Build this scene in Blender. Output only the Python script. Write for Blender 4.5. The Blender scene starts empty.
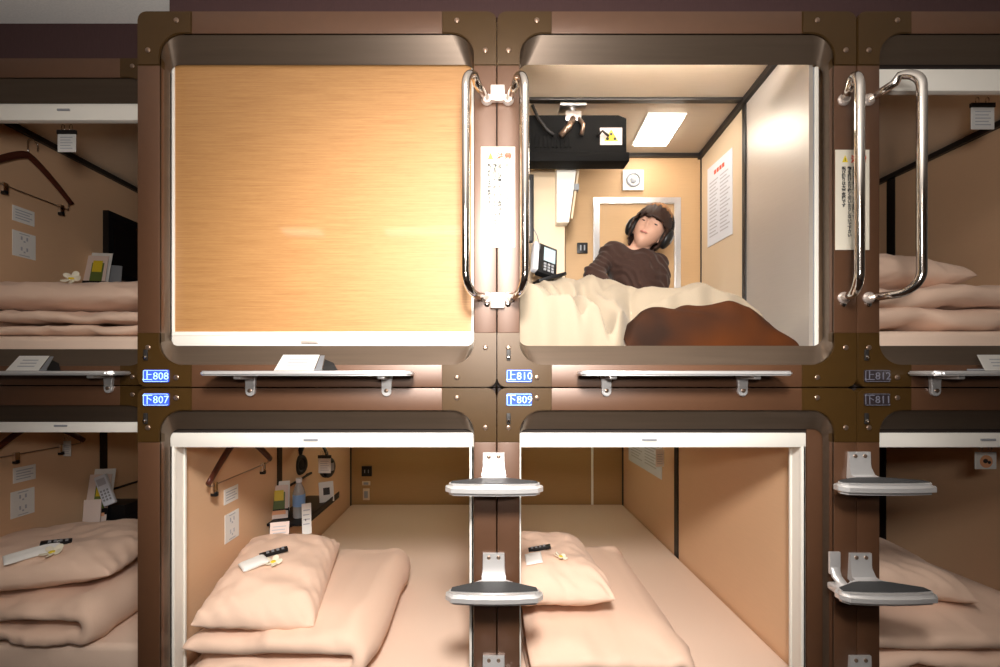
import bpy, bmesh, math, random
from mathutils import Vector, Matrix, Euler, noise

# ------------------------------------------------------------------ basics
random.seed(7)
SC = bpy.context.scene
COL = SC.collection
CZ = 1.40            # height of the lens above the floor
CAMY = -1.25         # the lens stands 1.25 m in front of the capsule fronts
F = 429.0            # focal length in pixels of a 1000 px wide picture
VX, VY = 485.0, 372.0
PI = math.pi


def P(px, py, z):
    """a point z metres in front of the lens, (x, y, height over the lens)"""
    return Vector(((px - VX) / F * z, z + CAMY, (VY - py) / F * z))


def XX(px, z): return (px - VX) / F * z
def HH(py, z): return (VY - py) / F * z


def lin(r, g, b):
    f = lambda c: (c / 255 / 12.92) if c / 255 <= .04045 else ((c / 255 + .055) / 1.055) ** 2.4
    return (f(r), f(g), f(b), 1)


# ------------------------------------------------------------------ materials
def mat(name, col, rough=.5, metal=0, spec=.5, grain=None, bump=0, bscale=60, emit=None, estr=0, trans=0, alpha=1, coat=0, stretch=(1, 1, 1), sheen=0):
    m = bpy.data.materials.new(name)
    m.use_nodes = True
    nt = m.node_tree
    b = nt.nodes['Principled BSDF']
    b.inputs['Base Color'].default_value = col
    b.inputs['Roughness'].default_value = rough
    b.inputs['Metallic'].default_value = metal
    b.inputs['Specular IOR Level'].default_value = spec
    b.inputs['Transmission Weight'].default_value = trans
    b.inputs['Coat Weight'].default_value = coat
    b.inputs['Coat Roughness'].default_value = .08
    if sheen:
        b.inputs['Sheen Weight'].default_value = sheen
    if emit:
        b.inputs['Emission Color'].default_value = emit
        b.inputs['Emission Strength'].default_value = estr
    if grain or bump:
        tc = nt.nodes.new('ShaderNodeTexCoord')
        mp = nt.nodes.new('ShaderNodeMapping')
        mp.inputs['Scale'].default_value = stretch
        nt.links.new(tc.outputs['Object'], mp.inputs['Vector'])
        nz = nt.nodes.new('ShaderNodeTexNoise')
        nz.inputs['Scale'].default_value = bscale
        nz.inputs['Detail'].default_value = 4
        nt.links.new(mp.outputs['Vector'], nz.inputs['Vector'])
        if grain:
            mx = nt.nodes.new('ShaderNodeMix')
            mx.data_type = 'RGBA'
            mx.inputs[6].default_value = tuple(c * (1 - grain) for c in col[:3]) + (1,)
            mx.inputs[7].default_value = tuple(min(1, c * (1 + grain)) for c in col[:3]) + (1,)
            nt.links.new(nz.outputs['Fac'], mx.inputs[0])
            nt.links.new(mx.outputs[2], b.inputs['Base Color'])
        if bump:
            bp = nt.nodes.new('ShaderNodeBump')
            bp.inputs['Strength'].default_value = bump
            bp.inputs['Distance'].default_value = .002
            nt.links.new(nz.outputs['Fac'], bp.inputs['Height'])
            nt.links.new(bp.outputs['Normal'], b.inputs['Normal'])
    return m


M = {}
M['rail'] = mat('bronze_paint', (.112, .050, .024, 1), .42, .2, .6, grain=.10, bscale=40, stretch=(1, 1, 1))
M['plate'] = mat('olive_bronze', (.060, .030, .007, 1), .38, .15, .35, grain=.10, bscale=30)
M['reveal'] = mat('taupe_metal', (.125, .090, .064, 1), .34, .55, .5, grain=.18, bscale=25, stretch=(.15, 3, 3))
M['gap'] = mat('dark_seam', (.02, .012, .009, 1), .8)
M['white'] = mat('white_enamel', (.86, .83, .76, 1), .35)
M['alu'] = mat('brushed_aluminium', (.66, .66, .67, 1), .30, 1, .5, grain=.06, bscale=30, stretch=(8, 1, 8))
M['stepalu'] = mat('satin_aluminium', (.80, .79, .79, 1), .36, .65, .5)
M['chrome'] = mat('chrome', (.80, .77, .73, 1), .10, 1)
M['mount'] = mat('cast_mount', (.78, .68, .62, 1), .30, .6)
M['grip'] = mat('grey_rubber', (.045, .047, .05, 1), .6, 0, .4, bump=.3, bscale=300)
M['screw'] = mat('screw_steel', (.34, .24, .18, 1), .3, .8)
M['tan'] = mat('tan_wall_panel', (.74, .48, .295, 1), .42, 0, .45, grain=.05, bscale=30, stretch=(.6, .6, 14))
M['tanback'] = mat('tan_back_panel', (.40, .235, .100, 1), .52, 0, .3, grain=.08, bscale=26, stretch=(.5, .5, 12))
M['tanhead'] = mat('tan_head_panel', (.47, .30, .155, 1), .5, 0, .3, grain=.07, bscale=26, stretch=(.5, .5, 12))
M['tvblack'] = mat('matt_black_casing', (.004, .004, .004, 1), .7, 0, .12)
M['silverwall'] = mat('silver_tan_panel', (.54, .49, .44, 1), .38, .4, .5, grain=.06, bscale=24, stretch=(.5, .5, 16))
M['cream'] = mat('cream_panel', (.66, .52, .36, 1), .4, 0, .4)
M['ceilpanel'] = mat('tan_ceiling_panel', (.88, .74, .58, 1), .30, .10, .6, grain=.05, bscale=24, stretch=(.5, 10, .5))
M['trim'] = mat('black_trim', (.014, .012, .011, 1), .35)
M['sheet'] = mat('peach_cotton', (.80, .575, .445, 1), .85, 0, .2, grain=.04, bump=.25, bscale=400, sheen=.1)
M['mattress'] = mat('peach_sheet', (.80, .61, .49, 1), .85, 0, .2, grain=.04, bump=.2, bscale=350)
M['creamduvet'] = mat('cream_cotton', (.34, .28, .205, 1), .85, 0, .2, grain=.05, bump=.25, bscale=300, sheen=.1)
M['brownblanket'] = mat('brown_blanket', (.072, .020, .005, 1), .85, 0, .15, grain=.15, bump=.3, bscale=200)
M['burgundy'] = mat('burgundy_wallcloth', (.055, .027, .027, 1), .8, 0, .3, grain=.25, bscale=90, stretch=(6, 6, .5))
M['ceilpaint'] = mat('grey_ceiling', (.86, .84, .81, 1), .9, 0, .2, grain=.12, bscale=160, bump=.3)
M['wallpaint'] = mat('corridor_wall_paint', (.16, .12, .10, 1), .8)
M['floor'] = mat('corridor_carpet', (.06, .035, .026, 1), .95, 0, .1, grain=.3, bscale=150)
M['paper'] = mat('white_paper', (.84, .83, .80, 1), .6)
M['paperblue'] = mat('pale_blue_paper', (.70, .73, .80, 1), .5)
M['pinkpaper'] = mat('pink_white_paper', (.80, .66, .60, 1), .6)
M['label'] = mat('ivory_label', (.74, .69, .58, 1), .5)
M['ink'] = mat('black_ink', (.03, .03, .03, 1), .6)
M['greyink'] = mat('grey_ink', (.46, .47, .52, 1), .6)
M['redink'] = mat('red_ink', (.80, .10, .05, 1), .6)
M['orangeink'] = mat('orange_ink', (.85, .42, .22, 1), .6)
M['yellow'] = mat('warning_yellow', (.80, .62, .03, 1), .5)
M['green'] = mat('leaf_green', (.12, .18, .04, 1), .5)
M['blueplate'] = mat('blue_number_plate', (.035, .07, .50, 1), .6, 0, .1, emit=(.05, .12, .9, 1), estr=.75)
M['bluetext'] = mat('pale_blue_lettering', (.45, .68, .90, 1), .6, 0, .1, emit=(.35, .62, 1, 1), estr=.9)
M['darkplate'] = mat('dark_number_plate', (.03, .022, .025, 1), .3)
M['darktext'] = mat('grey_lettering', (.15, .15, .19, 1), .4)
M['black'] = mat('black_plastic', (.007, .007, .008, 1), .40, 0, .35)
M['blackm'] = mat('black_matte', (.016, .014, .013, 1), .55)
M['grey'] = mat('grey_plastic', (.28, .29, .31, 1), .4)
M['wood'] = mat('mahogany_wood', (.085, .022, .013, 1), .3, 0, .5, grain=.3, bscale=18, stretch=(1, .2, 1))
M['screen'] = mat('bluish_screen', (.35, .45, .50, 1), .2, emit=(.4, .5, .55, 1), estr=.25)
M['screenoff'] = mat('dark_screen', (.012, .010, .010, 1), .15)
M['bottle'] = mat('clear_bottle', (.86, .91, .97, 1), .12, 0, .5, trans=.6)
M['bluelabel'] = mat('blue_bottle_label', (.22, .42, .80, 1), .4)
M['petal'] = mat('cream_petals', (.90, .84, .68, 1), .6)
M['lamp'] = mat('lamp_diffuser', (1, .97, .92, 1), .4, emit=(1, .93, .82, 1), estr=19)
M['tubekey'] = mat('bright_diffuser', (1, .97, .93, 1), .4, emit=(1, .91, .82, 1), estr=22)
M['fillglow'] = mat('fill_light_tube', (1, .97, .92, 1), .4, emit=(1, .90, .80, 1), estr=75)
M['lampdim'] = mat('dim_lamp_diffuser', (1, .97, .92, 1), .4, emit=(.97, 1, .70, 1), estr=15)
M['lampdim2'] = mat('dimmer_lamp_diffuser', (1, .97, .92, 1), .4, emit=(1, .86, .55, 1), estr=4)
M['tube'] = mat('fluorescent_diffuser', (1, .97, .93, 1), .4, emit=(1, .90, .80, 1), estr=8)
M['skin'] = mat('skin', (.62, .36, .26, 1), .5, 0, .4)
M['lips'] = mat('lips', (.48, .19, .15, 1), .45)
M['eye'] = mat('eye_dark', (.03, .018, .012, 1), .3)
M['hair'] = mat('brown_hair', (.030, .013, .008, 1), .62, 0, .3, grain=.5, bscale=60, stretch=(8, 8, .6))
M['hairtop'] = mat('bleached_hair', (.30, .145, .06, 1), .65, 0, .3, grain=.3, bscale=60, stretch=(8, 8, .6))
_n = M['brownblanket'].node_tree
_b = _n.nodes['Principled BSDF']
_tc = _n.nodes.new('ShaderNodeTexCoord'); _nz = _n.nodes.new('ShaderNodeTexNoise'); _cr = _n.nodes.new('ShaderNodeValToRGB')
_nz.inputs['Scale'].default_value = 3.6
_cr.color_ramp.elements[0].position = .36; _cr.color_ramp.elements[0].color = (.022, .010, .006, 1)
_cr.color_ramp.elements[1].position = .62; _cr.color_ramp.elements[1].color = (.082, .022, .004, 1)
_n.links.new(_tc.outputs['Object'], _nz.inputs['Vector']); _n.links.new(_nz.outputs['Fac'], _cr.inputs['Fac']); _n.links.new(_cr.outputs['Color'], _b.inputs['Base Color'])
M['pyjama'] = mat('dark_brown_cotton', (.036, .016, .011, 1), .8, 0, .25, grain=.15, bump=.3, bscale=200, sheen=.1)


for _k, _w in (('rail', .22), ('plate', .06), ('reveal', .10)):
    _b = M[_k].node_tree.nodes['Principled BSDF']
    _b.inputs['Coat Weight'].default_value = _w
    _b.inputs['Coat Roughness'].default_value = .42
    _b.inputs['Coat IOR'].default_value = 1.85


def blind_material():
    m = bpy.data.materials.new('woven_orange_blind')
    m.use_nodes = True
    nt = m.node_tree
    b = nt.nodes['Principled BSDF']
    tc = nt.nodes.new('ShaderNodeTexCoord')
    mp = nt.nodes.new('ShaderNodeMapping')
    mp.inputs['Scale'].default_value = (3, 3, 95)
    n1 = nt.nodes.new('ShaderNodeTexNoise')
    n1.inputs['Scale'].default_value = 2.2
    n1.inputs['Detail'].default_value = 6
    mp2 = nt.nodes.new('ShaderNodeMapping')
    mp2.inputs['Scale'].default_value = (40, 40, 600)
    n2 = nt.nodes.new('ShaderNodeTexNoise')
    n2.inputs['Scale'].default_value = 1
    add = nt.nodes.new('ShaderNodeMath')
    add.operation = 'MULTIPLY_ADD'
    add.inputs[1].default_value = .45
    cr = nt.nodes.new('ShaderNodeValToRGB')
    cr.color_ramp.elements[0].position = .45
    cr.color_ramp.elements[0].color = (.355, .168, .056, 1)
    cr.color_ramp.elements[1].position = .95
    cr.color_ramp.elements[1].color = (.465, .245, .088, 1)
    L = nt.links.new
    L(tc.outputs['Object'], mp.inputs['Vector']); L(tc.outputs['Object'], mp2.inputs['Vector'])
    L(mp.outputs['Vector'], n1.inputs['Vector']); L(mp2.outputs['Vector'], n2.inputs['Vector'])
    L(n2.outputs['Fac'], add.inputs[0]); L(n1.outputs['Fac'], add.inputs[2])
    L(add.outputs[0], cr.inputs['Fac']); L(cr.outputs['Color'], b.inputs['Base Color'])
    b.inputs['Roughness'].default_value = .55
    b.inputs['Coat Weight'].default_value = .45
    b.inputs['Coat Roughness'].default_value = .06
    return m


M['blind'] = blind_material()


# ------------------------------------------------------------------ mesh builder
class MB:
    def __init__(s):
        s.bm = bmesh.new()

    def _v(s, p): return s.bm.verts.new(Vector(p))

    def poly(s, pts):
        return s.bm.faces.new([s._v(p) for p in pts])

    def box(s, x0, x1, y0, y1, z0, z1, bev=0, seg=2):
        t = bmesh.new()
        bmesh.ops.create_cube(t, size=1)
        for v in t.verts:
            v.co = Vector(((x0 + x1) / 2 + v.co.x * (x1 - x0), (y0 + y1) / 2 + v.co.y * (y1 - y0), (z0 + z1) / 2 + v.co.z * (z1 - z0)))
        if bev:
            bmesh.ops.bevel(t, geom=t.edges[:], offset=bev, segments=seg, affect='EDGES', profile=.6)
        s.merge(t)
        return s

    def merge(s, t, mtx=None):
        if mtx is not None:
            bmesh.ops.transform(t, matrix=mtx, verts=t.verts)
        me = bpy.data.meshes.new('tmp')
        t.to_mesh(me); t.free()
        s.bm.from_mesh(me)
        bpy.data.meshes.remove(me)

    def obox(s, c, half, mtx, bev=0):
        t = bmesh.new()
        bmesh.ops.create_cube(t, size=2)
        for v in t.verts:
            v.co = Vector((v.co.x * half[0], v.co.y * half[1], v.co.z * half[2]))
        if bev:
            bmesh.ops.bevel(t, geom=t.edges[:], offset=bev, segments=2, affect='EDGES', profile=.6)
        s.merge(t, Matrix.Translation(Vector(c)) @ mtx.to_4x4())
        return s

    def extrude_xz(s, pts, y0, y1, bev=0):
        """closed outline in x,z given a thickness in y (y0 is the face towards the lens)"""
        t = bmesh.new()
        a = [t.verts.new((p[0], y0, p[1])) for p in pts]
        b = [t.verts.new((p[0], y1, p[1])) for p in pts]
        n = len(pts)
        t.faces.new(a); t.faces.new(b[::-1])
        for i in range(n):
            t.faces.new((a[i], a[(i + 1) % n], b[(i + 1) % n], b[i]))
        bmesh.ops.recalc_face_normals(t, faces=t.faces)
        if bev:
            e = [e for e in t.edges if abs(e.verts[0].co.y - y0) < 1e-6 and abs(e.verts[1].co.y - y0) < 1e-6]
            bmesh.ops.bevel(t, geom=e, offset=bev, segments=2, affect='EDGES')
        s.merge(t)
        return s

    def tube(s, path, r, n=14, caps=True, flat=None):
        path = [Vector(p) for p in path]
        rs = r if isinstance(r, (list, tuple)) else [r] * len(path)
        rings = []
        up = None
        for i, p in enumerate(path):
            if i == 0: d = path[1] - p
            elif i == len(path) - 1: d = p - path[i - 1]
            else: d = (path[i + 1] - p).normalized() + (p - path[i - 1]).normalized()
            d.normalize()
            if up is None:
                up = Vector((0, 0, 1)) if abs(d.z) < .9 else Vector((0, 1, 0))
            a = d.cross(up)
            if a.length < 1e-4:
                a = d.cross(Vector((1, 0, 0)))
            a.normalize()
            b = a.cross(d).normalized()
            up = b
            fx, fy = flat if flat else (1, 1)
            rings.append([s._v(p + a * math.cos(2 * PI * k / n) * rs[i] * fx + b * math.sin(2 * PI * k / n) * rs[i] * fy) for k in range(n)])
        for i in range(len(rings) - 1):
            for k in range(n):
                s.bm.faces.new((rings[i][k], rings[i][(k + 1) % n], rings[i + 1][(k + 1) % n], rings[i + 1][k]))
        if caps:
            s.bm.faces.new(rings[0][::-1]); s.bm.faces.new(rings[-1])
        return s

    def cyl(s, p0, p1, r, n=16):
        return s.tube([p0, p1], r, n)

    def lathe(s, c, prof, n=24, axis='z'):
        rings = []
        c = Vector(c)
        for (r, h) in prof:
            ring = []
            for k in range(n):
                a = 2 * PI * k / n
                if axis == 'z': v = Vector((r * math.cos(a), r * math.sin(a), h))
                elif axis == 'y': v = Vector((r * math.cos(a), h, r * math.sin(a)))
                else: v = Vector((h, r * math.cos(a), r * math.sin(a)))
                ring.append(s._v(c + v))
            rings.append(ring)
        for i in range(len(rings) - 1):
            for k in range(n):
                s.bm.faces.new((rings[i][k], rings[i][(k + 1) % n], rings[i + 1][(k + 1) % n], rings[i + 1][k]))
        s.bm.faces.new(rings[0][::-1]); s.bm.faces.new(rings[-1])
        return s

    def ball(s, c, r, sub=3, sc=(1, 1, 1)):
        t = bmesh.new()
        bmesh.ops.create_icosphere(t, subdivisions=sub, radius=r)
        for v in t.verts:
            v.co = Vector((v.co.x * sc[0], v.co.y * sc[1], v.co.z * sc[2]))
        s.merge(t, Matrix.Translation(Vector(c)))
        return s

    def grid(s, f, nu, nv):
        vs = [[s._v(f(i / nu, j / nv)) for j in range(nv + 1)] for i in range(nu + 1)]
        for i in range(nu):
            for j in range(nv):
                s.bm.faces.new((vs[i][j], vs[i + 1][j], vs[i + 1][j + 1], vs[i][j + 1]))
        return vs

    def build(s, name, m, parent=None, smooth=False, angle=None, weld=False, raw=False):
        if weld:
            bmesh.ops.remove_doubles(s.bm, verts=s.bm.verts, dist=1e-5)
        bmesh.ops.recalc_face_normals(s.bm, faces=s.bm.faces)
        me = bpy.data.meshes.new(name)
        o = bpy.data.objects.new(name, me)
        # builders work in heights over the lens; the floor is z = 0
        if parent is not None:
            base = Vector(parent.get('_w', (0, 0, 0)))
        else:
            cs = [v.co for v in s.bm.verts]
            base = Vector(((min(c.x for c in cs) + max(c.x for c in cs)) / 2, (min(c.y for c in cs) + max(c.y for c in cs)) / 2, min(c.z for c in cs)))
            o.location = base + Vector((0, 0, CZ))
        for v in s.bm.verts:
            v.co -= base
        s.bm.to_mesh(me); s.bm.free()
        me.materials.append(m)
        if smooth:
            for p in me.polygons: p.use_smooth = True
        if angle:
            for p in me.polygons: p.use_smooth = True
            me.set_sharp_from_angle(angle=math.radians(angle))
        COL.objects.link(o)
        o['_w'] = tuple(base)
        if parent is not None:
            o.parent = parent
            # children keep their coordinates relative to the root, so a sub-part sits at its part's origin
        return o


def tag(o, label, cat, group=None):
    o['label'] = label
    o['category'] = cat
    if group: o['group'] = group
    return o


def thing(name, base, label, cat, group=None):
    o = bpy.data.objects.new(name, None)
    o.empty_display_size = .05
    b = Vector(base)
    o.location = b + Vector((0, 0, CZ))
    o['_w'] = tuple(b)
    COL.objects.link(o)
    return tag(o, label, cat, group)


def struct(o):
    o['kind'] = 'structure'
    return o


def kids(o): return [c for c in COL.objects if c.parent == o]


def copy_tree(o, parent=None):
    c = o.copy()
    COL.objects.link(c)
    if parent is not None: c.parent = parent
    for ch in kids(o): copy_tree(ch, c)
    return c


def dup(root, base, label, group=None):
    c = copy_tree(root)
    c.location = Vector(base) + Vector((0, 0, CZ))
    c['_w'] = tuple(base)
    c['label'] = label
    if group: c['group'] = group
    return c


def text_bm(body, size, mtx, ext=.0006, bold=.0):
    """lettering turned into mesh; local x right, y up, z towards the reader"""
    cu = bpy.data.curves.new('lettering', 'FONT')
    cu.body = body
    cu.size = size
    cu.align_x = 'CENTER'; cu.align_y = 'CENTER'
    cu.extrude = ext
    cu.resolution_u = 2
    cu.offset = bold * size
    o = bpy.data.objects.new('lettering', cu)
    COL.objects.link(o)
    dg = bpy.context.evaluated_depsgraph_get()
    me = bpy.data.meshes.new_from_object(o.evaluated_get(dg))
    bpy.data.objects.remove(o)
    bpy.data.curves.remove(cu)
    t = bmesh.new()
    t.from_mesh(me)
    bpy.data.meshes.remove(me)
    bmesh.ops.transform(t, matrix=mtx, verts=t.verts)
    return t


FACE = Matrix(((1, 0, 0), (0, 0, -1), (0, 1, 0)))       # text plane facing the lens (-y)
FACEX = Matrix(((0, 0, 1), (-1, 0, 0), (0, 1, 0)))      # on a left wall, facing +x (reads along -y)... mirrored below
FACE_L = Matrix(((0, 0, 1), (1, 0, 0), (0, 1, 0)))      # on a wall at the left, reader looks towards -x
FACE_R = Matrix(((0, 0, -1), (-1, 0, 0), (0, 1, 0)))    # on a wall at the right, reader looks towards +x


def at(c, rot3): return Matrix.Translation(Vector(c)) @ rot3.to_4x4()


def arc(cx, cz, r, a0, a1, n=8):
    return [(cx + r * math.cos(math.radians(a0 + (a1 - a0) * k / n)), cz + r * math.sin(math.radians(a0 + (a1 - a0) * k / n))) for k in range(n + 1)]


def rrect(x0, x1, z0, z1, r, n=8):
    rr = r if isinstance(r, (tuple, list)) else (r,) * 4
    return (arc(x1 - rr[0], z1 - rr[0], rr[0], 0, 90, n) + arc(x0 + rr[1], z1 - rr[1], rr[1], 90, 180, n)
            + arc(x0 + rr[2], z0 + rr[2], rr[2], 180, 270, n) + arc(x1 - rr[3], z0 + rr[3], rr[3], 270, 360, n))


# ------------------------------------------------------------------ capsule
PW, PH = 1.049, 1.0985      # a module's width and height
MG = .065                   # width of the flange
CP = .158                   # size of a corner plate
RI = .066                   # inner corner radius
UP, LO = -.045, -1.1435     # base heights of the two rows, from the lens


def corner_outline(cx, cz, sx, sz, ro=.02):
    """L-shaped plate: outer corner at (cx,cz); sx,sz point to the inside of the module"""
    pts = []
    for (x, z) in arc(ro, ro, ro, 270, 180, 5): pts.append((x, z))
    pts += [(0, CP), (MG, CP)]
    for (x, z) in arc(MG + RI, MG + RI, RI, 180, 270, 9): pts.append((x, z))
    pts += [(CP, MG), (CP, 0)]
    return [(cx + sx * x, cz + sz * z) for (x, z) in pts]


def module_front(root, x0, h0, y0, screws=True, ro=.026):
    x1, h1 = x0 + PW - .002, h0 + PH - .002
    x0 += .001; h0 += .001
    for (a, b, c, d) in ((x0 + CP, x1 - CP, h1 - MG, h1), (x0 + CP, x1 - CP, h0, h0 + MG), (x0, x0 + MG, h0 + CP, h1 - CP), (x1 - MG, x1, h0 + CP, h1 - CP)):
        MB().box(a, b, y0, y0 + .02, c, d, .0025).build('frame_rail', M['rail'], root, angle=40)
    for cx, sx in ((x0, 1), (x1, -1)):
        for cz, sz in ((h0, 1), (h1, -1)):
            p = MB().extrude_xz(corner_outline(cx, cz, sx, sz, ro), y0 - .0015, y0 + .02, .002).build('corner_plate', M['plate'], root)
            if screws and not (h0 < -.5 and sz == 1):
                for (u, v) in ((.032, .115), (.115, .028)):
                    m = MB().lathe((cx + sx * u, y0 - .0015, cz + sz * v), [(.0075, 0), (.0075, -.0012), (.0055, -.0028), (.002, -.003)], 14, 'y')
                    m.box(cx + sx * u - .004, cx + sx * u + .004, y0 - .0049, y0 - .004, cz + sz * v - .0006, cz + sz * v + .0006)
                    m.build('screw', M['screw'], p, angle=40)
    # sloping reveal inside the flange
    n = 9
    a = rrect(x0 + MG, x1 - MG, h0 + MG, h1 - MG, RI, n)
    b = rrect(x0 + MG - .001, x1 - MG + .001, h0 + MG + .058, h1 - MG - .060, .03, n)
    m = MB()
    A = [m._v((p[0], y0 + .001, p[1])) for p in a]
    A2 = [m._v((p[0], y0 + .006, p[1])) for p in a]
    B = [m._v((p[0], y0 + .044, p[1])) for p in b]
    c = rrect(x0 + .012, x1 - .012, h0 + .012, h1 - .012, .02, n)
    C = [m._v((p[0], y0 + .046, p[1])) for p in c]
    k = len(a)
    for R, S in ((A, A2), (A2, B), (B, C)):
        for i in range(k):
            m.bm.faces.new((R[i], R[(i + 1) % k], S[(i + 1) % k], S[i]))
    m.build('reveal', M['reveal'], root, angle=35)
    # dark body edge behind the flange, seen only as the seam between modules
    m = MB()
    m.box(x0 + .002, x0 + .012, y0 + .02, y0 + .046, h0, h1)
    m.box(x1 - .012, x1 - .002, y0 + .02, y0 + .046, h0, h1)
    m.box(x0 + .012, x1 - .012, y0 + .02, y0 + .046, h1 - .012, h1 - .002)
    m.box(x0 + .012, x1 - .012, y0 + .02, y0 + .046, h0, h0 + .012)
    m.build('body_edge', M['gap'], root)


def capsule(label, x0, h0, y0, yb=1.92, ceil=None, trim_l=None, trim_r=None, ctrim=True, frame=True, simple=False, wall='tan', ri=.020):
    xl, xr = x0 + .020, x0 + PW - ri
    top = h0 + 1.065 if ceil is None else ceil
    root = thing('sleeping_capsule', (x0 + PW / 2, y0 + .9, h0 if h0 > -.5 else -CZ), label, 'capsule', 'sleeping capsules in two rows')
    module_front(root, x0, h0, y0)
    ya = y0 + .048
    MB().box(xl - .012, xl, ya, yb, h0 + .02, top).build('side_wall', M[wall], root)
    MB().box(xr, xr + .012, ya, yb, h0 + .02, top).build('side_wall', M[wall], root)
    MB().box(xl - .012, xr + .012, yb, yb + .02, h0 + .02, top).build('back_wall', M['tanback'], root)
    MB().box(xl - .012, xr + .012, ya, yb + .02, top, top + .02).build('ceiling_panel', M['ceilpanel'], root)
    MB().box(xl - .012, xr + .012, ya, yb + .02, h0 + .004, h0 + .02).build('floor_panel', M['trim'], root)
    if h0 < -.5:
        MB().box(x0 + .01, x0 + PW - .01, y0 + .05, yb, -CZ + .001, h0 + .004).build('plinth', M['gap'], root)
    if simple:
        return root
    for (yy, side) in ((trim_l, 'l'), (trim_r, 'r')):
        if yy:
            if side == 'l': MB().box(xl, xl + .006, yy - .022, yy + .022, h0 + .03, top - .002, .002).build('wall_trim', M['trim'], root)
            else: MB().box(xr - .006, xr, yy - .022, yy + .022, h0 + .03, top - .002, .002).build('wall_trim', M['trim'], root)
    # dark coving where the walls meet the ceiling and each other
    m = MB()
    m.box(xl, xl + .02, ya, yb, top - .024, top)
    m.box(xr - .02, xr, ya, yb, top - .024, top)
    m.box(xl, xr, yb - .02, yb, top - .024, top)
    m.box(xl, xl + .008, yb - .010, yb, h0 + .03, top - .024)
    m.box(xr - .008, xr, yb - .010, yb, h0 + .03, top - .024)
    m.build('coving', M['trim'], root)
    if frame:
        w = xr - xl
        a, b = xl + .20 * w, xl + .772 * w
        pts = [(a, h0 + .03), (a, h0 + .80), (b, h0 + .80), (b, h0 + .03), (b - .016, h0 + .03), (b - .016, h0 + .784), (a + .016, h0 + .784), (a + .016, h0 + .03)]
        MB().extrude_xz(pts, yb - .008, yb, .002).build('back_frame', M['white'], root)
    return root


def roller_blind(label, x0, h0, y0, closed=False, cassette=True, hx=.42, rail_l=True, rail_r=True, ri=.066, dz=0):
    """white cassette, side rails, pull tab; the closed one shows its cloth"""
    xa, xb = x0 + .058, x0 + PW - ri
    top = h0 + PH - MG - .058
    bot = h0 + MG + .060
    root = thing('roller_blind', (x0 + PW / 2, y0 + .055, bot), label, 'blind', 'roller blinds of the capsules')
    y = y0 + .047
    if cassette:
        c0, c1 = [q + dz for q in ((top - .060, top - .016)  if h0 < -.5 else (top - .080, top - .014))]
        MB().box(xa + .002, xb - .002, y, y + .022, c0, c1, .003).build('cassette', M['white'], root, angle=40)
        MB().box(x0 + .05, x0 + PW - .05, y + .004, y + .020, c1, top + .026).build('dark_filler', M['gap'], root)  # added dark strip standing for the shade in the gap above the cassette
        zc = (c0 + c1) / 2
        m = MB().box(xa + PW * hx - .022, xa + PW * hx + .022, y - .004, y + .001, zc - .002, zc + .005, .0015)
        m.build('pull_tab', M['grey'], root)
    if ri > .08:
        MB().box(xb + .001, x0 + PW - .052, y - .0005, y + .012, bot - .03, top + .01, .002).build('side_filler', M['rail'], root, angle=40)
    for s, on in ((0, rail_l), (1, rail_r)):
        if not on: continue
        m = MB()
        zt_ = c0 + .004 if cassette else top
        xe = xa + .004 if s == 0 else xb - .004
        d = 1 if s == 0 else -1
        for (u0, u1, v0, v1) in ((0, .006, .000, .058), (0, .012, .000, .010), (0, .010, .050, .058)):
            xs = sorted((xe + d * u0, xe + d * u1))
            m.box(xs[0], xs[1], y + v0, y + v1, bot - .02, zt_, .001)
        m.build('guide_rail', M['white'], root, angle=40)
    if closed:
        yc = y + .004
        m = MB()
        m.grid(lambda u, v: Vector((xa + .012 + u * (xb - xa - .016), yc + .0006 * math.sin(9 * u + 3 * v), bot + .02 + v * (top - bot + .0))), 30, 30)
        cl = m.build('cloth', M['blind'], root, smooth=True)
        b = MB().box(xa + .014, xb - .006, yc - .009, yc + .006, bot - .002, bot + .042, .004)
        b.box(xa + .014, xb - .006, yc - .0105, yc - .009, bot + .030, bot + .034)
        bb = b.build('bottom_bar', M['white'], root, angle=40)
        MB().box(xa + PW * hx - .026, xa + PW * hx + .026, yc - .016, yc - .009, bot + .006, bot + .014, .002).build('pull_tab', M['mount'], bb)
    return root


# ------------------------------------------------------------------ bedding
def wrinkle(p, s, amp, seed=0):
    q = Vector(p) * s + Vector((seed * 7.3, seed * 3.1, seed * 1.7))
    return amp * noise.fractal(q, 1.0, 2.0, 3)


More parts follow.
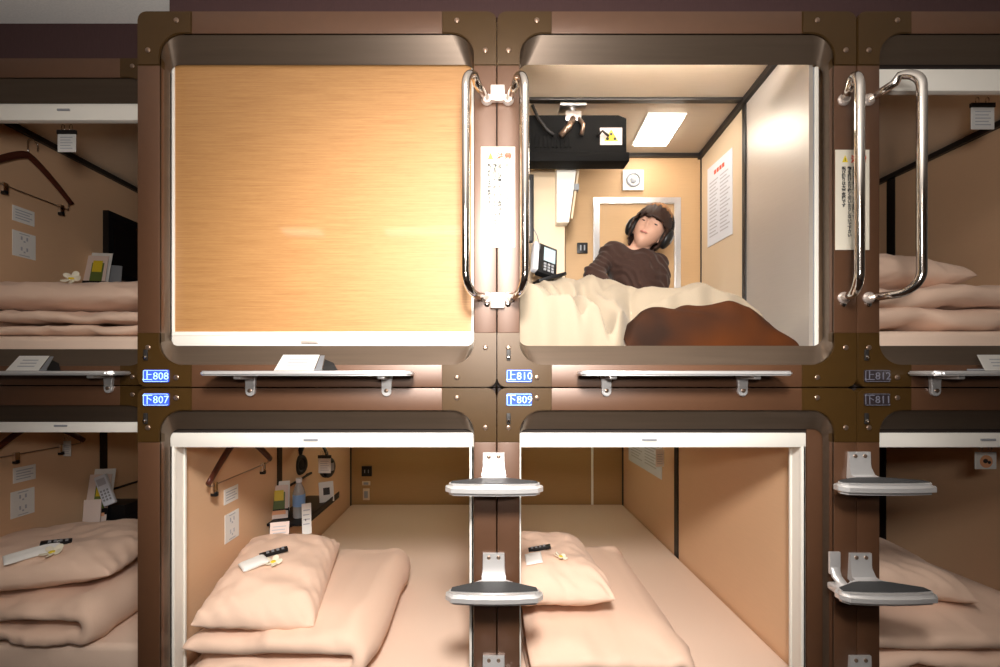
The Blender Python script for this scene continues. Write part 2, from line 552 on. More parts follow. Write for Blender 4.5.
def pillow(label, c, w, d, t, rz=0, tx=0, ty=0, seed=1, m='sheet', name='pillow', group='pillows on the capsule beds'):
    """w along x, d along y; c is the middle of the pillow"""
    R = Euler((tx, ty, rz)).to_matrix()
    n = 56
    mb = MB()

    def pt(u, v, side):
        # u, v in -1..1
        pinch = 1 - .03 * (1 - abs(v) ** 2.2) * abs(u) ** 3 - .035 * (abs(u * v)) ** 4
        pinch2 = 1 - .03 * (1 - abs(u) ** 2.2) * abs(v) ** 3 - .035 * (abs(u * v)) ** 4
        x = w / 2 * u * pinch
        y = d / 2 * v * pinch2
        k = max(0, (1 - abs(u) ** 3.4)) ** .52 * max(0, (1 - abs(v) ** 3.4)) ** .52
        z = t / 2 * k * (1.15 if side > 0 else .75)
        e = 1 - k
        wr = wrinkle((x * 1.0, y, 0), 8, .017 * k ** .3, seed) + .007 * e * k ** .25 * math.sin(26 * (u * .8 + v) + 4 * noise.noise(Vector((u * 2, v * 2, seed)))) * (1 if k > 0 else 0)
        z = side * z + (wr if side > 0 else .4 * wr) * min(1, k * 8)
        return Vector(c) + R @ Vector((x, y, z))
    for side in (1, -1):
        mb.grid(lambda a, b: pt(-math.cos(PI * a), -math.cos(PI * b), side), n, n)
    o = mb.build(name, M[m], None, smooth=True, weld=True)
    return tag(o, label, 'pillow', group)


def folded_duvet(label, xl, xr, ya, yb, h0, t, seed=1, m='sheet', rz=0, slope=0, layers=2, fold='r', group='folded duvets on the capsule beds', puff=1.0, fold_y=False):
    """a quilt folded over: each layer t thick, the fold at the right (or front if fold_y)"""
    mb = MB()
    path = []
    L = xr - xl
    n1 = 34
    gap = t * .93
    # path in (s along the fold direction, z)
    for lay in range(layers):
        zc = h0 + t / 2 + lay * gap
        xs = [k / n1 for k in range(n1 + 1)]
        if lay % 2: xs = xs[::-1]
        for k, u in enumerate(xs):
            inset = .02 if lay < layers - 1 else 0
            path.append((t * .6 + u * (L - 1.15 * t), zc, lay))
        if lay < layers - 1:
            sgn = 1 if lay % 2 == 0 else -1
            base = path[-1][0]
            for k in range(1, 8):
                a = -PI / 2 + PI * k / 8
                path.append((base + sgn * gap / 2 * math.cos(a), zc + gap / 2 + gap / 2 * math.sin(a), lay + .5))
    pv = [Vector((p[0], 0, p[1])) for p in path]
    N = 30
    rings = []
    C = Vector(((xl + xr) / 2, (ya + yb) / 2, 0))
    Rz = Matrix.Rotation(rz, 3, 'Z')
    for i, p in enumerate(pv):
        d = (pv[min(i + 1, len(pv) - 1)] - pv[max(i - 1, 0)]).normalized()
        nrm = Vector((-d.z, 0, d.x))
        endk = min(1, .25 + min(i, len(pv) - 1 - i) / 4.0)
        ring = []
        W = (yb - ya)
        for k in range(N):
            a = 2 * PI * k / N
            cx, sx = math.cos(a), math.sin(a)
            yy = math.copysign(abs(cx) ** .42, cx) * W / 2
            zz = math.copysign(abs(sx) ** .75, sx) * t / 2 * endk * puff
            q = p + nrm * zz + Vector((0, yy, 0))
            wr = wrinkle((q.x, yy, q.z * .6), 5, .026, seed) + wrinkle((q.x, yy, q.z), 20, .006, seed + 3)
            fold_cr = .009 * math.sin(36 * yy + 9 * noise.noise(Vector((yy * 5, q.x * 4, seed)))) * math.exp(-((L - q.x) / .07) ** 2)
            q = q + nrm * (wr * .8 + fold_cr) + Vector((wr * .5, wr * .8, 0))
            if fold_y:
                w = Vector((q.y, -(q.x - L / 2), q.z))
                w = Vector(((xl + xr) / 2 + q.y, ya + (L - q.x), q.z))
            else:
                w = Vector((xl + q.x, (ya + yb) / 2 + q.y, q.z))
            r = Rz @ (w - C) + C
            r.z = max(w.z, h0 + .002 + .004 * abs(sx)) + slope * (r.y - C.y)
            ring.append(mb._v(r))
        rings.append(ring)
    for i in range(len(rings) - 1):
        for k in range(N):
            mb.bm.faces.new((rings[i][k], rings[i][(k + 1) % N], rings[i + 1][(k + 1) % N], rings[i + 1][k]))
    mb.bm.faces.new(rings[0][::-1]); mb.bm.faces.new(rings[-1])
    o = mb.build('folded_duvet', M[m], None, smooth=True)
    return tag(o, label, 'duvet', group)


def mattress(label, x0, x1, ya, yb, h0, h1, m='mattress', seed=0):
    mb = MB()
    t = bmesh.new()
    bmesh.ops.create_cube(t, size=1)
    for v in t.verts:
        v.co = Vector(((x0 + x1) / 2 + v.co.x * (x1 - x0), (ya + yb) / 2 + v.co.y * (yb - ya), (h0 + h1) / 2 + v.co.z * (h1 - h0)))
    bmesh.ops.bevel(t, geom=t.edges[:], offset=.022, segments=4, affect='EDGES', profile=.5)
    mb.merge(t)
    o = mb.build('mattress', M[m], None, smooth=False, angle=50)
    return tag(o, label, 'mattress', 'mattresses in the capsules')


# ------------------------------------------------------------------ small things
def flower(label, c, r=.022, rz=0, tx=0, nrm=None):
    root = thing('plumeria_flower', c, label, 'flower', 'cream plumeria flowers')
    R = lay(nrm, rz) if nrm is not None else Euler((tx, 0, rz)).to_matrix()
    for k in range(5):
        Rk = R @ Matrix.Rotation(2 * PI * k / 5, 3, 'Z') @ Euler((.28, -.22, 0)).to_matrix()
        t = bmesh.new()
        bmesh.ops.create_icosphere(t, subdivisions=3, radius=1)
        for v in t.verts:
            x = v.co.x
            v.co = Vector(c) + R @ Vector((0, 0, .005)) + Rk @ Vector((r * (.56 + .50 * x), r * .34 * v.co.y * (1 + .25 * x), r * (.07 * v.co.z + .10 * x * x)))
        m = MB(); m.merge(t)
        m.build('petal', M['petal'], root, smooth=True)
    m = MB()
    m.ball(Vector(c) + R @ Vector((0, 0, .0085)), r * .32, 2, (1, 1, .5))
    m.build('flower_centre', M['yellow'], root, smooth=True)
    return root


def wall_card(name, label, cat, side, xw, z0, z1, ha, hb, m='paper', group=None, ink='greyink', kind='lines', th=.003):
    """something flat fixed to a side wall; z0..z1 are distances from the lens"""
    ya, yb = z0 + CAMY, z1 + CAMY
    s = 1 if side == 'l' else -1
    root = thing(name, (xw, (ya + yb) / 2, ha), label, cat, group)
    a, b = (xw + .0005, xw + th) if side == 'l' else (xw - th, xw - .0005)
    MB().box(a, b, ya, yb, ha, hb, .0008).build('plate', M[m], root)
    xi = b if side == 'l' else a
    w, h = yb - ya, hb - ha
    pr = MB()
    e = .0008

    def ib(u0, u1, v0, v1):
        p0 = ya + u0 * w if side == 'l' else yb - u1 * w
        p1 = ya + u1 * w if side == 'l' else yb - u0 * w
        xs = sorted((xi, xi + s * e))
        pr.box(xs[0], xs[1], p0, p1, ha + v0 * h, ha + v1 * h)
    if kind == 'lines':
        for k in range(4):
            ib(.12, .88 - .12 * (k % 2), .74 - k * .18, .80 - k * .18)
    elif kind == 'outlet':
        for v in (.68, .26):
            for u in (.34, .58):
                ib(u, u + .07, v, v + .14)
            ib(.46, .54, v - .08, v - .02)
        ib(.28, .72, .90, .93); ib(.28, .72, .06, .09)
    elif kind == 'notice':
        r = MB()
        for k in range(16):
            ib(.10, .46 - .05 * (k % 3), .78 - k * .045, .795 - k * .045)
            ib(.54, .92 - .06 * ((k + 1) % 3), .78 - k * .045, .795 - k * .045)
        for k in range(4):
            xs = sorted((xi, xi + s * e))
            u0 = .30 + k * .11
            p0 = ya + u0 * w if side == 'l' else yb - (u0 + .08) * w
            r.box(xs[0], xs[1], p0, p0 + .08 * w, ha + .86 * h, ha + .91 * h)
        r.build('heading', M['redink'], root)
    pr.build('printing', M[ink], root)
    return root


def hanging_tag(label, c, w, h, emblem=False, loops=True, clip=True, name='hanging_tag', rz=0):
    """white card in a black clip on two wire hooks; c is the middle of its top edge"""
    x, y, t = c
    root = thing(name, (x, y, t - h), label, 'tag', 'white tags hanging in the capsules')
    MB().box(x - w / 2, x + w / 2, y, y + .003, t - h, t, .0008).build('card', M['paper'], root)
    if clip:
        MB().box(x - w / 2 - .002, x + w / 2 + .002, y - .003, y + .006, t - .012, t + .004, .002).build('clip', M['blackm'], root)
    if loops:
        for s in (-.22, .22):
            xx = x + s * w
            pts = [(xx + .006 * math.cos(a), y + .002, t + .014 + .012 * math.sin(a)) for a in [-PI / 2 + 2 * PI * k / 14 for k in range(13)]]
            MB().tube(pts, .0013, 6).build('wire_hook', M['chrome'], root, smooth=True)
    if emblem:
        m = MB().lathe((x, y - .0005, t - h * .55), [(w * .30, 0), (w * .30, -.0008)], 20, 'y')
        e = m.build('emblem', M['orangeink'], root)
        m = MB()
        m.ball((x - w * .05, y - .002, t - h * .52), w * .12, 2, (1, .1, .9))
        m.ball((x + w * .13, y - .002, t - h * .60), w * .08, 2, (1, .1, 1))
        m.build('emblem_spot', M['ink'], root)
    else:
        m = MB()
        for k in range(5):
            m.box(x - w * .34, x + w * (.34 - .1 * (k % 2)), y - .0008, y, t - h * (.32 + k * .13), t - h * (.29 + k * .13))
        m.build('printing', M['greyink'], root)
    return root


def coat_hanger(label, X, z, h, half=.215, drop=.15, clips=(-.12, .12), rod_h=None):
    """hanger flat against the left wall: middle at depth z, shoulder top height h"""
    y = z + CAMY
    root = thing('coat_hanger', (X, y, h - drop), label, 'hanger', 'mahogany coat hangers')
    pts, rs = [], []
    for k in range(-10, 11):
        u = k / 10
        hh = h - drop * (abs(u) ** 1.25) - .012 * math.exp(-(u * 5) ** 2) * 0
        pts.append((X + .010 * abs(u), y + u * half, hh)); rs.append(.013 - .003 * abs(u))
    MB().tube(pts, rs, 12, flat=(.75, 1.25)).build('hanger_arms', M['wood'], root, smooth=True)
    hk = [(X, y, h), (X, y, h + .035)] + [(X, y + .022 - .022 * math.cos(a), h + .045 + .026 * math.sin(a) + .01) for a in [PI * k / 10 for k in range(0, 13)]]
    MB().tube(hk, .0028, 8).build('hook', M['chrome'], root, smooth=True)
    rh = h - drop - .012 if rod_h is None else rod_h
    MB().cyl((X + .006, y - half * .93, rh), (X + .006, y + half * .93, rh), .0024, 8).build('rod', M['screw'], root, smooth=True)
    m = MB()
    for s in (-1, 1):
        m.cyl((X + .006, y + s * half * .93, rh), (X + .008, y + s * half * .93, rh + .028), .0022, 8)
    m.build('rod_end', M['screw'], root, smooth=True)
    for cpos in clips:
        m = MB().box(X - .002, X + .014, y + cpos - .010, y + cpos + .010, rh - .028, rh + .010, .003)
        c = m.build('trouser_clip', M['chrome'], root, angle=40)
        MB().box(X - .004, X + .018, y + cpos - .007, y + cpos + .007, rh - .040, rh - .024, .003).build('clip_jaw', M['black'], c)
    return root


def leaflet_holder(label, xa, xb, y, h, hh=.05):
    """a slanted acrylic stand with white cards and a dark stack at its right"""
    root = thing('leaflet_holder', ((xa + xb) / 2, y, h), label, 'leaflet holder', 'card holders on the ledges')
    w = xb - xa
    lean = .03
    m = MB()
    m.poly([(xa, y, h + .001), (xb, y, h + .001), (xb + .006, y + lean, h + hh), (xa + .012, y + lean, h + hh)])
    bmesh.ops.solidify(m.bm, geom=m.bm.faces[:], thickness=.003)
    cd = m.build('card', M['paper'], root)
    pr = MB()
    for k in range(3):
        v = .28 + k * .2
        x0 = xa + w * .25 + .010 * v
        p = lambda x, vv: Vector((x, y + lean * vv - .0008, h + hh * vv))
        pr.poly([p(x0, v), p(xa + w * .8, v), p(xa + w * .8, v + .06), p(x0, v + .06)])
    bmesh.ops.solidify(pr.bm, geom=pr.bm.faces[:], thickness=.0005)
    pr.build('printing', M['greyink'], cd)
    MB().box(xa + w * .05, xb + .01, y + .004, y + .05, h + .001, h + .006, .001).build('stand_foot', M['grey'], root)
    m = MB()
    m.poly([(xb + .003, y + .001, h + .001), (xb + .022, y + .001, h + .001), (xb + .020, y + lean, h + hh * .96), (xb + .008, y + lean, h + hh * .96)])
    bmesh.ops.solidify(m.bm, geom=m.bm.faces[:], thickness=.004)
    m.build('side_clip', M['grey'], root)
    m = MB()
    m.poly([(xb + .024, y + .002, h + .001), (xb + .066, y + .006, h + .001), (xb + .050, y + .016, h + hh * .5), (xb + .024, y + .02, h + hh * .72)])
    bmesh.ops.solidify(m.bm, geom=m.bm.faces[:], thickness=.012)
    m.build('card_stack', M['blackm'], root)
    return root


def number_plate(label, cx, h, body, lit=True, y=-.0015):
    root = thing('number_plate', (cx, y, h), label, 'number plate', 'capsule number plates')
    w, hh = .074, .036
    MB().extrude_xz(rrect(cx - w / 2, cx + w / 2, h - hh / 2, h + hh / 2, .004, 4), y - .004, y - .0002, .001).build('plate', M['blueplate' if lit else 'darkplate'], root)
    t = text_bm(body, .031, at((cx, y - .0044, h - .001), FACE))
    m = MB(); m.merge(t)
    m.build('lettering', M['bluetext' if lit else 'darktext'], root)
    m = MB()
    m.tube([(x, y - .0046, z) for (x, z) in rrect(cx - w / 2 + .002, cx + w / 2 - .002, h - hh / 2 + .002, h + hh / 2 - .002, .003, 3)] , .0009, 6)
    m.build('plate_rim', M['bluetext' if lit else 'darktext'], root)
    return root


def key_switch(label, cx, h, y=-.0015):
    root = thing('corner_stud', (cx, y, h), label, 'stud', 'small studs on the corner plates')
    MB().box(cx - .006, cx + .006, y - .004, y, h - .016, h + .016, .002).build('base', M['blackm'], root, angle=40)
    MB().lathe((cx, y - .004, h - .006), [(.0045, 0), (.0045, -.004), (.003, -.006)], 12, 'y').build('stud', M['chrome'], root, angle=40)
    return root


def warning_label(label, xa, xb, h0, h1, y):
    root = thing('warning_label', ((xa + xb) / 2, y, h0), label, 'sticker', 'ladder warning stickers')
    MB().box(xa, xb, y - .0012, y, h0, h1, .0004).build('sheet', M['label'], root)
    w, h = xb - xa, h1 - h0
    yt = y - .0014
    cx = xa + w * .28
    tri = [(cx - .0085, h1 - h * .125), (cx + .0085, h1 - h * .125), (cx, h1 - h * .07 + .004)]
    p = MB().extrude_xz(tri, yt - .0006, yt).build('warning_triangle', M['yellow'], root)
    MB().box(cx - .0008, cx + .0008, yt - .001, yt - .0006, h1 - h * .115, h1 - h * .085).build('exclamation_mark', M['ink'], p)
    m = MB()
    m.merge(text_bm('注意', .023, at((xa + w * .68, yt - .0003, h1 - h * .10), FACE), .0003, .03))
    m.build('heading', M['redink'], root)
    # columns of upright lettering, read top to bottom from the right
    cols = ((.76, 'orangeink', '昇り降りは手すりを使い一段ずつゆっくりと'), (.55, 'ink', '足元に注意して下さい危険です'), (.41, 'ink', '物を掛けたり強く引いたりしないで下さい'), (.24, 'ink', '飛び降りは大変危険です'))
    for u, ink, s in cols:
        m = MB()
        step = h * .74 / 20
        for k, ch in enumerate(s):
            m.merge(text_bm(ch, step * 1.08, at((xa + w * u, yt - .0003, h1 - h * .19 - k * step), FACE), .0003, .035))
        m.build('lettering', M[ink], root)
    return root


# ------------------------------------------------------------------ THE SETTING
# corridor
CEIL = 1.19
struct(MB().box(-4.2, 4.4, -2.6, 2.3, -CZ - .06, -CZ).build('floor', M['floor']))
struct(MB().box(-4.2, 4.4, -2.6, .6, CEIL, CEIL + .05).build('ceiling', M['ceilpaint']))
XS = XX(170, 1.28)
struct(MB().box(XS, 4.4, .028, .044, UP + PH + .002, CEIL, 0).build('wall_back', M['burgundy']))
LY = .187
struct(MB().box(-4.2, -.96, LY + .028, LY + .044, UP + PH + .002, CEIL, 0).build('wall_left', M['burgundy']))
struct(MB().box(-4.2, 4.4, -2.66, -2.6, -CZ, CEIL).build('wall_front', M['wallpaint']))

# ------------------------------------------------------------------ capsules
X1, X2, X3 = -1.014, .035, 1.084
XL = -2.112
c_ul = capsule('upper sleeping capsule with its orange blind fully down', X1, UP, 0, yb=1.92, simple=True)
c_ll = capsule('open lower sleeping capsule below the orange blind, hanger on its wall', X1, LO, 0, yb=1.92, trim_l=.82, ceil=-.07, frame=False)
c_lr = capsule('open lower sleeping capsule beneath the person, large blue notice on its wall', X2, LO, 0, yb=1.92, trim_r=1.03, ceil=-.07, ri=.064)
c_ru = capsule('dim upper sleeping capsule behind the pair of chrome handles at the corner', X3, UP, 0, yb=1.92, trim_r=.98, ceil=1.025)
c_rl = capsule('dark lower sleeping capsule whose tag bears a round brown emblem', X3, LO, 0, yb=1.92, trim_r=1.03, ceil=-.07)
c_fu = capsule('upper capsule of the set-back bank, wooden hanger on its wall', XL, UP, LY, yb=2.1, trim_l=None, ceil=1.10)
c_fl = capsule('lower capsule of the set-back bank, two flat signs on its wall', XL, LO, LY, yb=2.1, trim_l=1.10, ceil=-.07)

# the occupied capsule: shallow, lit, sloping ceiling
c_p = thing('sleeping_capsule', (X2 + PW / 2, .4, UP), 'bright upper sleeping capsule with a person lying inside', 'capsule', 'sleeping capsules in two rows')
module_front(c_p, X2, UP, 0)
YB = .696
XR = .98
YM = .98 * F / 260 + CAMY            # joint of the wall panels
ch = lambda y: 1.045 - .127 * (y + 1.25 - 1.475)
MB().box(XR, XR + .012, .048, YM - .008, UP + .02, ch(.05)).build('side_wall', M['silverwall'], c_p)
MB().box(XR, XR + .012, YM + .008, YB, UP + .02, ch(YM)).build('side_wall', M['cream'], c_p)
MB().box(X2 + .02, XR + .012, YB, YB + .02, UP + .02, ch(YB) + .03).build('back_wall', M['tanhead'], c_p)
MB().box(X2 + .020, X2 + .032, .048, YB, UP + .02, ch(.05)).build('side_wall', M['cream'], c_p)
m = MB()
for (ya, yb) in ((.048, YM - .008), (YM + .008, YB + .02)):
    m.poly([(X2 + .02, ya, ch(ya)), (XR + .012, ya, ch(ya)), (XR + .012, yb, ch(yb)), (X2 + .02, yb, ch(yb))])
bmesh.ops.solidify(m.bm, geom=m.bm.faces[:], thickness=-.012)
m.build('ceiling_panel', M['ceilpanel'], c_p)
MB().box(X2 + .02, XR + .012, .048, YB + .02, UP + .004, UP + .02).build('floor_panel', M['trim'], c_p)
m = MB()
m.box(XR - .006, XR + .010, YM - .010, YM + .010, UP + .03, ch(YM), .002)
m.build('wall_trim', M['trim'], c_p)
m = MB().box(X2 + .03, XR, YM - .012, YM + .012, ch(YM) - .008, ch(YM) + .008, .002)
m.build('ceiling_trim', M['trim'], c_p)
m = MB()
for (ya, yb) in ((.05, YB),):
    a, b = ch(ya), ch(yb)
    for (xa, xb) in ((XR - .016, XR + .002),):
        t = bmesh.new()
        v = [t.verts.new(q) for q in ((xa, ya, a - .022), (xb, ya, a - .022), (xb, ya, a + .002), (xa, ya, a + .002), (xa, yb, b - .022), (xb, yb, b - .022), (xb, yb, b + .002), (xa, yb, b + .002))]
        for f in ((0, 1, 2, 3), (4, 7, 6, 5), (0, 4, 5, 1), (1, 5, 6, 2), (2, 6, 7, 3), (3, 7, 4, 0)):
            t.faces.new([v[k] for k in f])
        m.merge(t)
m.box(.36, XR, YB - .014, YB, ch(YB) - .014, ch(YB) + .004)
m.box(XR - .004, XR, YB - .006, YB, UP + .03, ch(YB))
m.build('coving', M['trim'], c_p)
# boxed-in duct at the left
xd = XX(565, 1.75)
MB().box(X2 + .032, xd, .50, YB, UP + .02, ch(.5) + .01, .004).build('duct', M['cream'], c_p)
MB().box(xd, xd + .006, .52, YB - .002, UP + .03, ch(.52)).build('duct_edge', M['plate'], c_p)
zb = 1.946
a, b = XX(593, zb), XX(680, zb)
t_, bt = HH(198, zb), UP + .10
iw = .028
MB().extrude_xz([(a, bt), (a, t_), (b, t_), (b, bt), (b - iw, bt), (b - iw, t_ - iw), (a + iw, t_ - iw), (a + iw, bt)], YB - .010, YB, .002).build('back_frame', M['alu'], c_p)

# blinds
roller_blind('orange woven roller blind pulled down over the whole opening', X1, UP, 0, closed=True, cassette=False, hx=.41, ri=.060)
roller_blind('raised roller blind over the lower capsule with the hanger, rails both sides', X1, LO, 0, hx=.41)
roller_blind('raised roller blind over the lower capsule with the big wall notice', X2, LO, 0, hx=.385, ri=.111)
roller_blind('raised roller blind of the dim upper capsule behind the chrome handles', X3, UP, 0, hx=.45, rail_l=False)
roller_blind('raised roller blind of the dark lower capsule beside the double step', X3, LO, 0, hx=.36, rail_l=False)
roller_blind('raised roller blind of the set-back upper capsule with the hanger', XL, UP, LY, hx=.57, rail_r=False, dz=.021)
roller_blind('raised roller blind of the set-back lower capsule with the phone', XL, LO, LY, hx=.56, rail_r=False, dz=.019)
# the occupied capsule keeps only its side rail in view
rb = thing('guide_rail', (X2 + PW - .07, .05, UP + .1), 'pale upright blind rail at the edge of the occupied capsule', 'rail')
xa = XX(815, 1.297)
MB().box(xa, xa + .011, .046, .056, UP + .12, UP + PH - .13, .002).build('channel', M['white'], rb)
MB().box(xa - .004, xa + .0, .049, .060, UP + .12, UP + PH - .13, .001).build('brush_seal', M['grey'], rb)



def capsule_lamp(label, x, y, h, m='lampdim'):
    root = thing('ceiling_lamp', (x, y, h - .03), label, 'lamp', 'ceiling lamps of the lower capsules')
    MB().box(x - .13, x + .13, y - .05, y + .05, h - .010, h - .001, .003).build('housing', M['white'], root)
    MB().box(x - .12, x + .12, y - .04, y + .04, h - .024, h - .010, .005).build('diffuser', M[m], root)
    return root


capsule_lamp('ceiling lamp hidden above the blind rail, lower capsule below the orange blind', X1 + .52, 1.45, -.07)
capsule_lamp('ceiling lamp hidden above the blind rail, lower capsule beneath the person', X2 + .52, 1.45, -.07)
capsule_lamp('ceiling lamp hidden above the blind rail, set-back lower capsule', XL + .52, 1.75, -.07, 'lampdim2')

# number plates, studs, warning stickers
for (px, lit, X, ups, los) in ((157, True, X1, '上808', '下807'), (519, True, X2, '上810', '下809'), (876, False, X3, '上812', '下811')):
    cx = XX(px, 1.25)
    who = {157: 'under the orange blind', 519: 'under the occupied capsule', 876: 'on the dim capsules at the corner'}[px]
    kind = 'glowing blue' if lit else 'dark unlit'
    number_plate(f'{kind} number plate {who}, the upper of its pair', cx, HH(376, 1.25), ups, lit)
    number_plate(f'{kind} number plate {who}, the lower of its pair', cx, HH(399.5, 1.25), los, lit)
    sx = XX(px - 10.5 if px != 876 else 865.5, 1.25)
    key_switch(f'small stud above the {kind} number plates {who}', sx, HH(355, 1.25))
    key_switch(f'small stud below the {kind} number plates {who}', sx, HH(418.5, 1.25))
warning_label('ivory warning sticker on the post between the blind and the occupied capsule', XX(481, 1.25), XX(515, 1.25), HH(247.5, 1.25), HH(147, 1.25), -.0003)
warning_label('ivory warning sticker partly hidden behind the single chrome handle', XX(835, 1.25), XX(869, 1.25), HH(250, 1.25), HH(150, 1.25), -.0003)


# ------------------------------------------------------------------ grab handles
def grab_handle(label, mx, dx, ht, hb, out=.095):
    """stands off the frame; mx mounting, dx sideways reach of the grip"""
    root = thing('grab_handle', (mx, 0, hb), label, 'handle', 'chrome grab handles beside the openings')
    r = .0115
    dirv = Vector((dx, -out, 0))
    L = dirv.length
    d = dirv.normalized()
    R = .055
    pts = [Vector((mx, -.004, ht)) + d * 0]
    pts.append(Vector((mx, -.004, ht)) + d * (L - R) + Vector((0, 0, (L - R) * .28)))
    top = ht + L * .28
    cen = Vector((mx, -.004, top - R)) + d * (L - R)
    for k in range(1, 9):
        a = PI / 2 * (1 - k / 8)
        pts.append(cen + d * R * math.cos(a) + Vector((0, 0, R * math.sin(a))))
    cen2 = Vector((mx, -.004, hb + R)) + d * (L - R)
    for k in range(0, 9):
        a = -PI / 2 * k / 8
        pts.append(cen2 + d * R * math.cos(a) + Vector((0, 0, R * math.sin(a))))
    pts.append(Vector((mx, -.004, hb)))
    MB().tube(pts, r, 16).build('grip_tube', M['chrome'], root, smooth=True)
    for h, in ((ht,), (hb,)):
        MB().lathe((mx, -.001, h), [(.017, 0), (.017, -.004), (.0135, -.008), (.0122, -.012)], 20, 'y').build('mount', M['mount'], root, angle=40)
    for h in (hb - .018,):
        MB().lathe((mx, -.001, h), [(.008, 0), (.008, -.003), (.004, -.005)], 14, 'y').build('screw', M['chrome'], root, angle=40)
    return root


hT, hB = HH(97, 1.25), HH(298, 1.25)
gh_mid_l = grab_handle('chrome grab handle bowing over the edge of the orange blind', XX(487, 1.25), -.058, hT - .01, hB)
gh_mid_r = grab_handle('chrome grab handle bowing over the edge of the occupied capsule', XX(508, 1.25), .040, hT - .01, hB)
gh_r_l = grab_handle('single chrome grab handle standing in front of the corner warning sticker', XX(843, 1.25), -.038, hT - .01, hB)
gh_r_r = grab_handle('wide chrome grab handle reaching over the dim upper capsule', XX(868, 1.25), .056, hT - .01, hB)
# clamp blocks that join the mounts
for (pa, lab) in ((497.5, 'orange blind'), (855.5, 'dim capsule')):
    cx = XX(pa, 1.25)
    if pa < 600:
        for hh, nm in ((hT + .005, 'upper'), (hB - .008, 'lower')):
            o = MB().box(cx - .021, cx + .021, -.016, -.0005, hh - .024, hh + .022, .004).build('clamp_block', M['mount'], None, angle=40)
            tag(o, f'{nm} pale clamp block joining the two handles beside the orange blind', 'clamp', 'handle clamp blocks')

# ------------------------------------------------------------------ steps
def make_step(cx, top):
    root = thing('foot_step', (cx, 0, top - .03), 'x', 'step', 'folding foot steps on the posts')
    w, out = .132, .112
    # bracket: plate on the post curving forward into the tread
    prof = [(0, .072), (-.006, .072), (-.007, .030), (-.016, .008), (-.034, .004), (-.034, -.014), (-.012, -.008), (0, -.004)]
    m = MB()
    t = bmesh.new()
    hw = .031
    A = [t.verts.new((cx - hw * (1.0 if z > .02 else 1.12), -.0005 + y, top + z)) for (y, z) in prof]
    B = [t.verts.new((cx + hw * (1.0 if z > .02 else 1.12), -.0005 + y, top + z)) for (y, z) in prof]
    t.faces.new(A); t.faces.new(B[::-1])
    for i in range(len(prof)):
        j = (i + 1) % len(prof)
        t.faces.new((A[i], B[i], B[j], A[j]))
    bmesh.ops.recalc_face_normals(t, faces=t.faces)
    m.merge(t)
    br = m.build('bracket', M['stepalu'], root, angle=35)
    for s in (-1, 1):
        MB().lathe((cx + s * .014, -.0065, top + .060), [(.0055, 0), (.0055, -.002), (.003, -.0035)], 12, 'y').build('screw', M['screw'], br, angle=40)
    # tread outline in plan: narrow at the post, wide and rounded at the front
    pl = [(-.036, -.012), (-.060, -.030), (-w + .012, -.062), (-w, -.074), (-w, -out + .022), (-w + .016, -out + .004), (-.06, -out - .002), (0, -out - .004)]
    pl = pl + [(-x, y) for (x, y) in pl[-2::-1]]

    def slab(mb, pts, z0, z1, bev):
        t = bmesh.new()
        a = [t.verts.new((cx + x, y, z0)) for x, y in pts]
        b = [t.verts.new((cx + x, y, z1)) for x, y in pts]
        n = len(pts)
        t.faces.new(a[::-1]); t.faces.new(b)
        for i in range(n):
            t.faces.new((a[i], a[(i + 1) % n], b[(i + 1) % n], b[i]))
        bmesh.ops.recalc_face_normals(t, faces=t.faces)
        if bev:
            bmesh.ops.bevel(t, geom=[e for e in t.edges if abs(e.verts[0].co.z - e.verts[1].co.z) < 1e-6], offset=bev, segments=3, affect='EDGES')
        mb.merge(t)
    m = MB()
    slab(m, pl, top - .026, top + .004, .009)
    m.build('tread', M['stepalu'], root, angle=40)
    pp = [(-.034, -.036), (-.056, -.042), (-w + .016, -.070), (-w + .014, -out + .024), (-.07, -out + .018), (0, -out + .016)]
    pp = pp + [(-x, y) for (x, y) in pp[-2::-1]]
    m = MB()
    slab(m, pp, top + .0035, top + .006, 0)
    m.build('anti_slip_pad', M['grip'], root)
    return root


S1, S2, S3 = HH(487, 1.14), HH(597, 1.14), HH(597, 1.14) - .298
CM = XX(494, 1.2); CR = XX(859.5, 1.25)
st = make_step(CM, S1)
st['label'] = 'top silver step on the post between the two open lower capsules'


def stepcopy(cx, top, label):
    return dup(st, (cx, 0, top - .03), label)


stepcopy(CM, S2, 'middle silver step on the post between the two open lower capsules')
stepcopy(CM, S3, 'bottom step on the middle post, only its bracket showing')
stepcopy(CR - .004, S1 + .002, 'top silver step on the post beside the dark lower capsule')
s2 = stepcopy(CR - .001, S2, 'silver step beside the dark lower capsule, a second bracket at its side')
stepcopy(CR - .002, S3, 'bottom step on the corner post, only its bracket showing')
# the narrow second bracket
bx = XX(836, 1.24)
m = MB()
m.box(bx - .016, bx + .016, -.0075, -.0005, S2 + .012, S2 + .076, .002)
m.tube([(bx, -.004, S2 + .03), (bx, -.012, S2 + .008), (bx + .002, -.03, S2 - .006), (bx + .004, -.052, S2 - .012)], .013, 12, flat=(1.1, .6))
m.build('side_bracket', M['stepalu'], s2, angle=40)
m = MB().box(bx - .028, bx + .018, -.064, -.008, S2 - .028, S2 - .006, .009, 3)
m.build('side_tread', M['stepalu'], s2, angle=40)


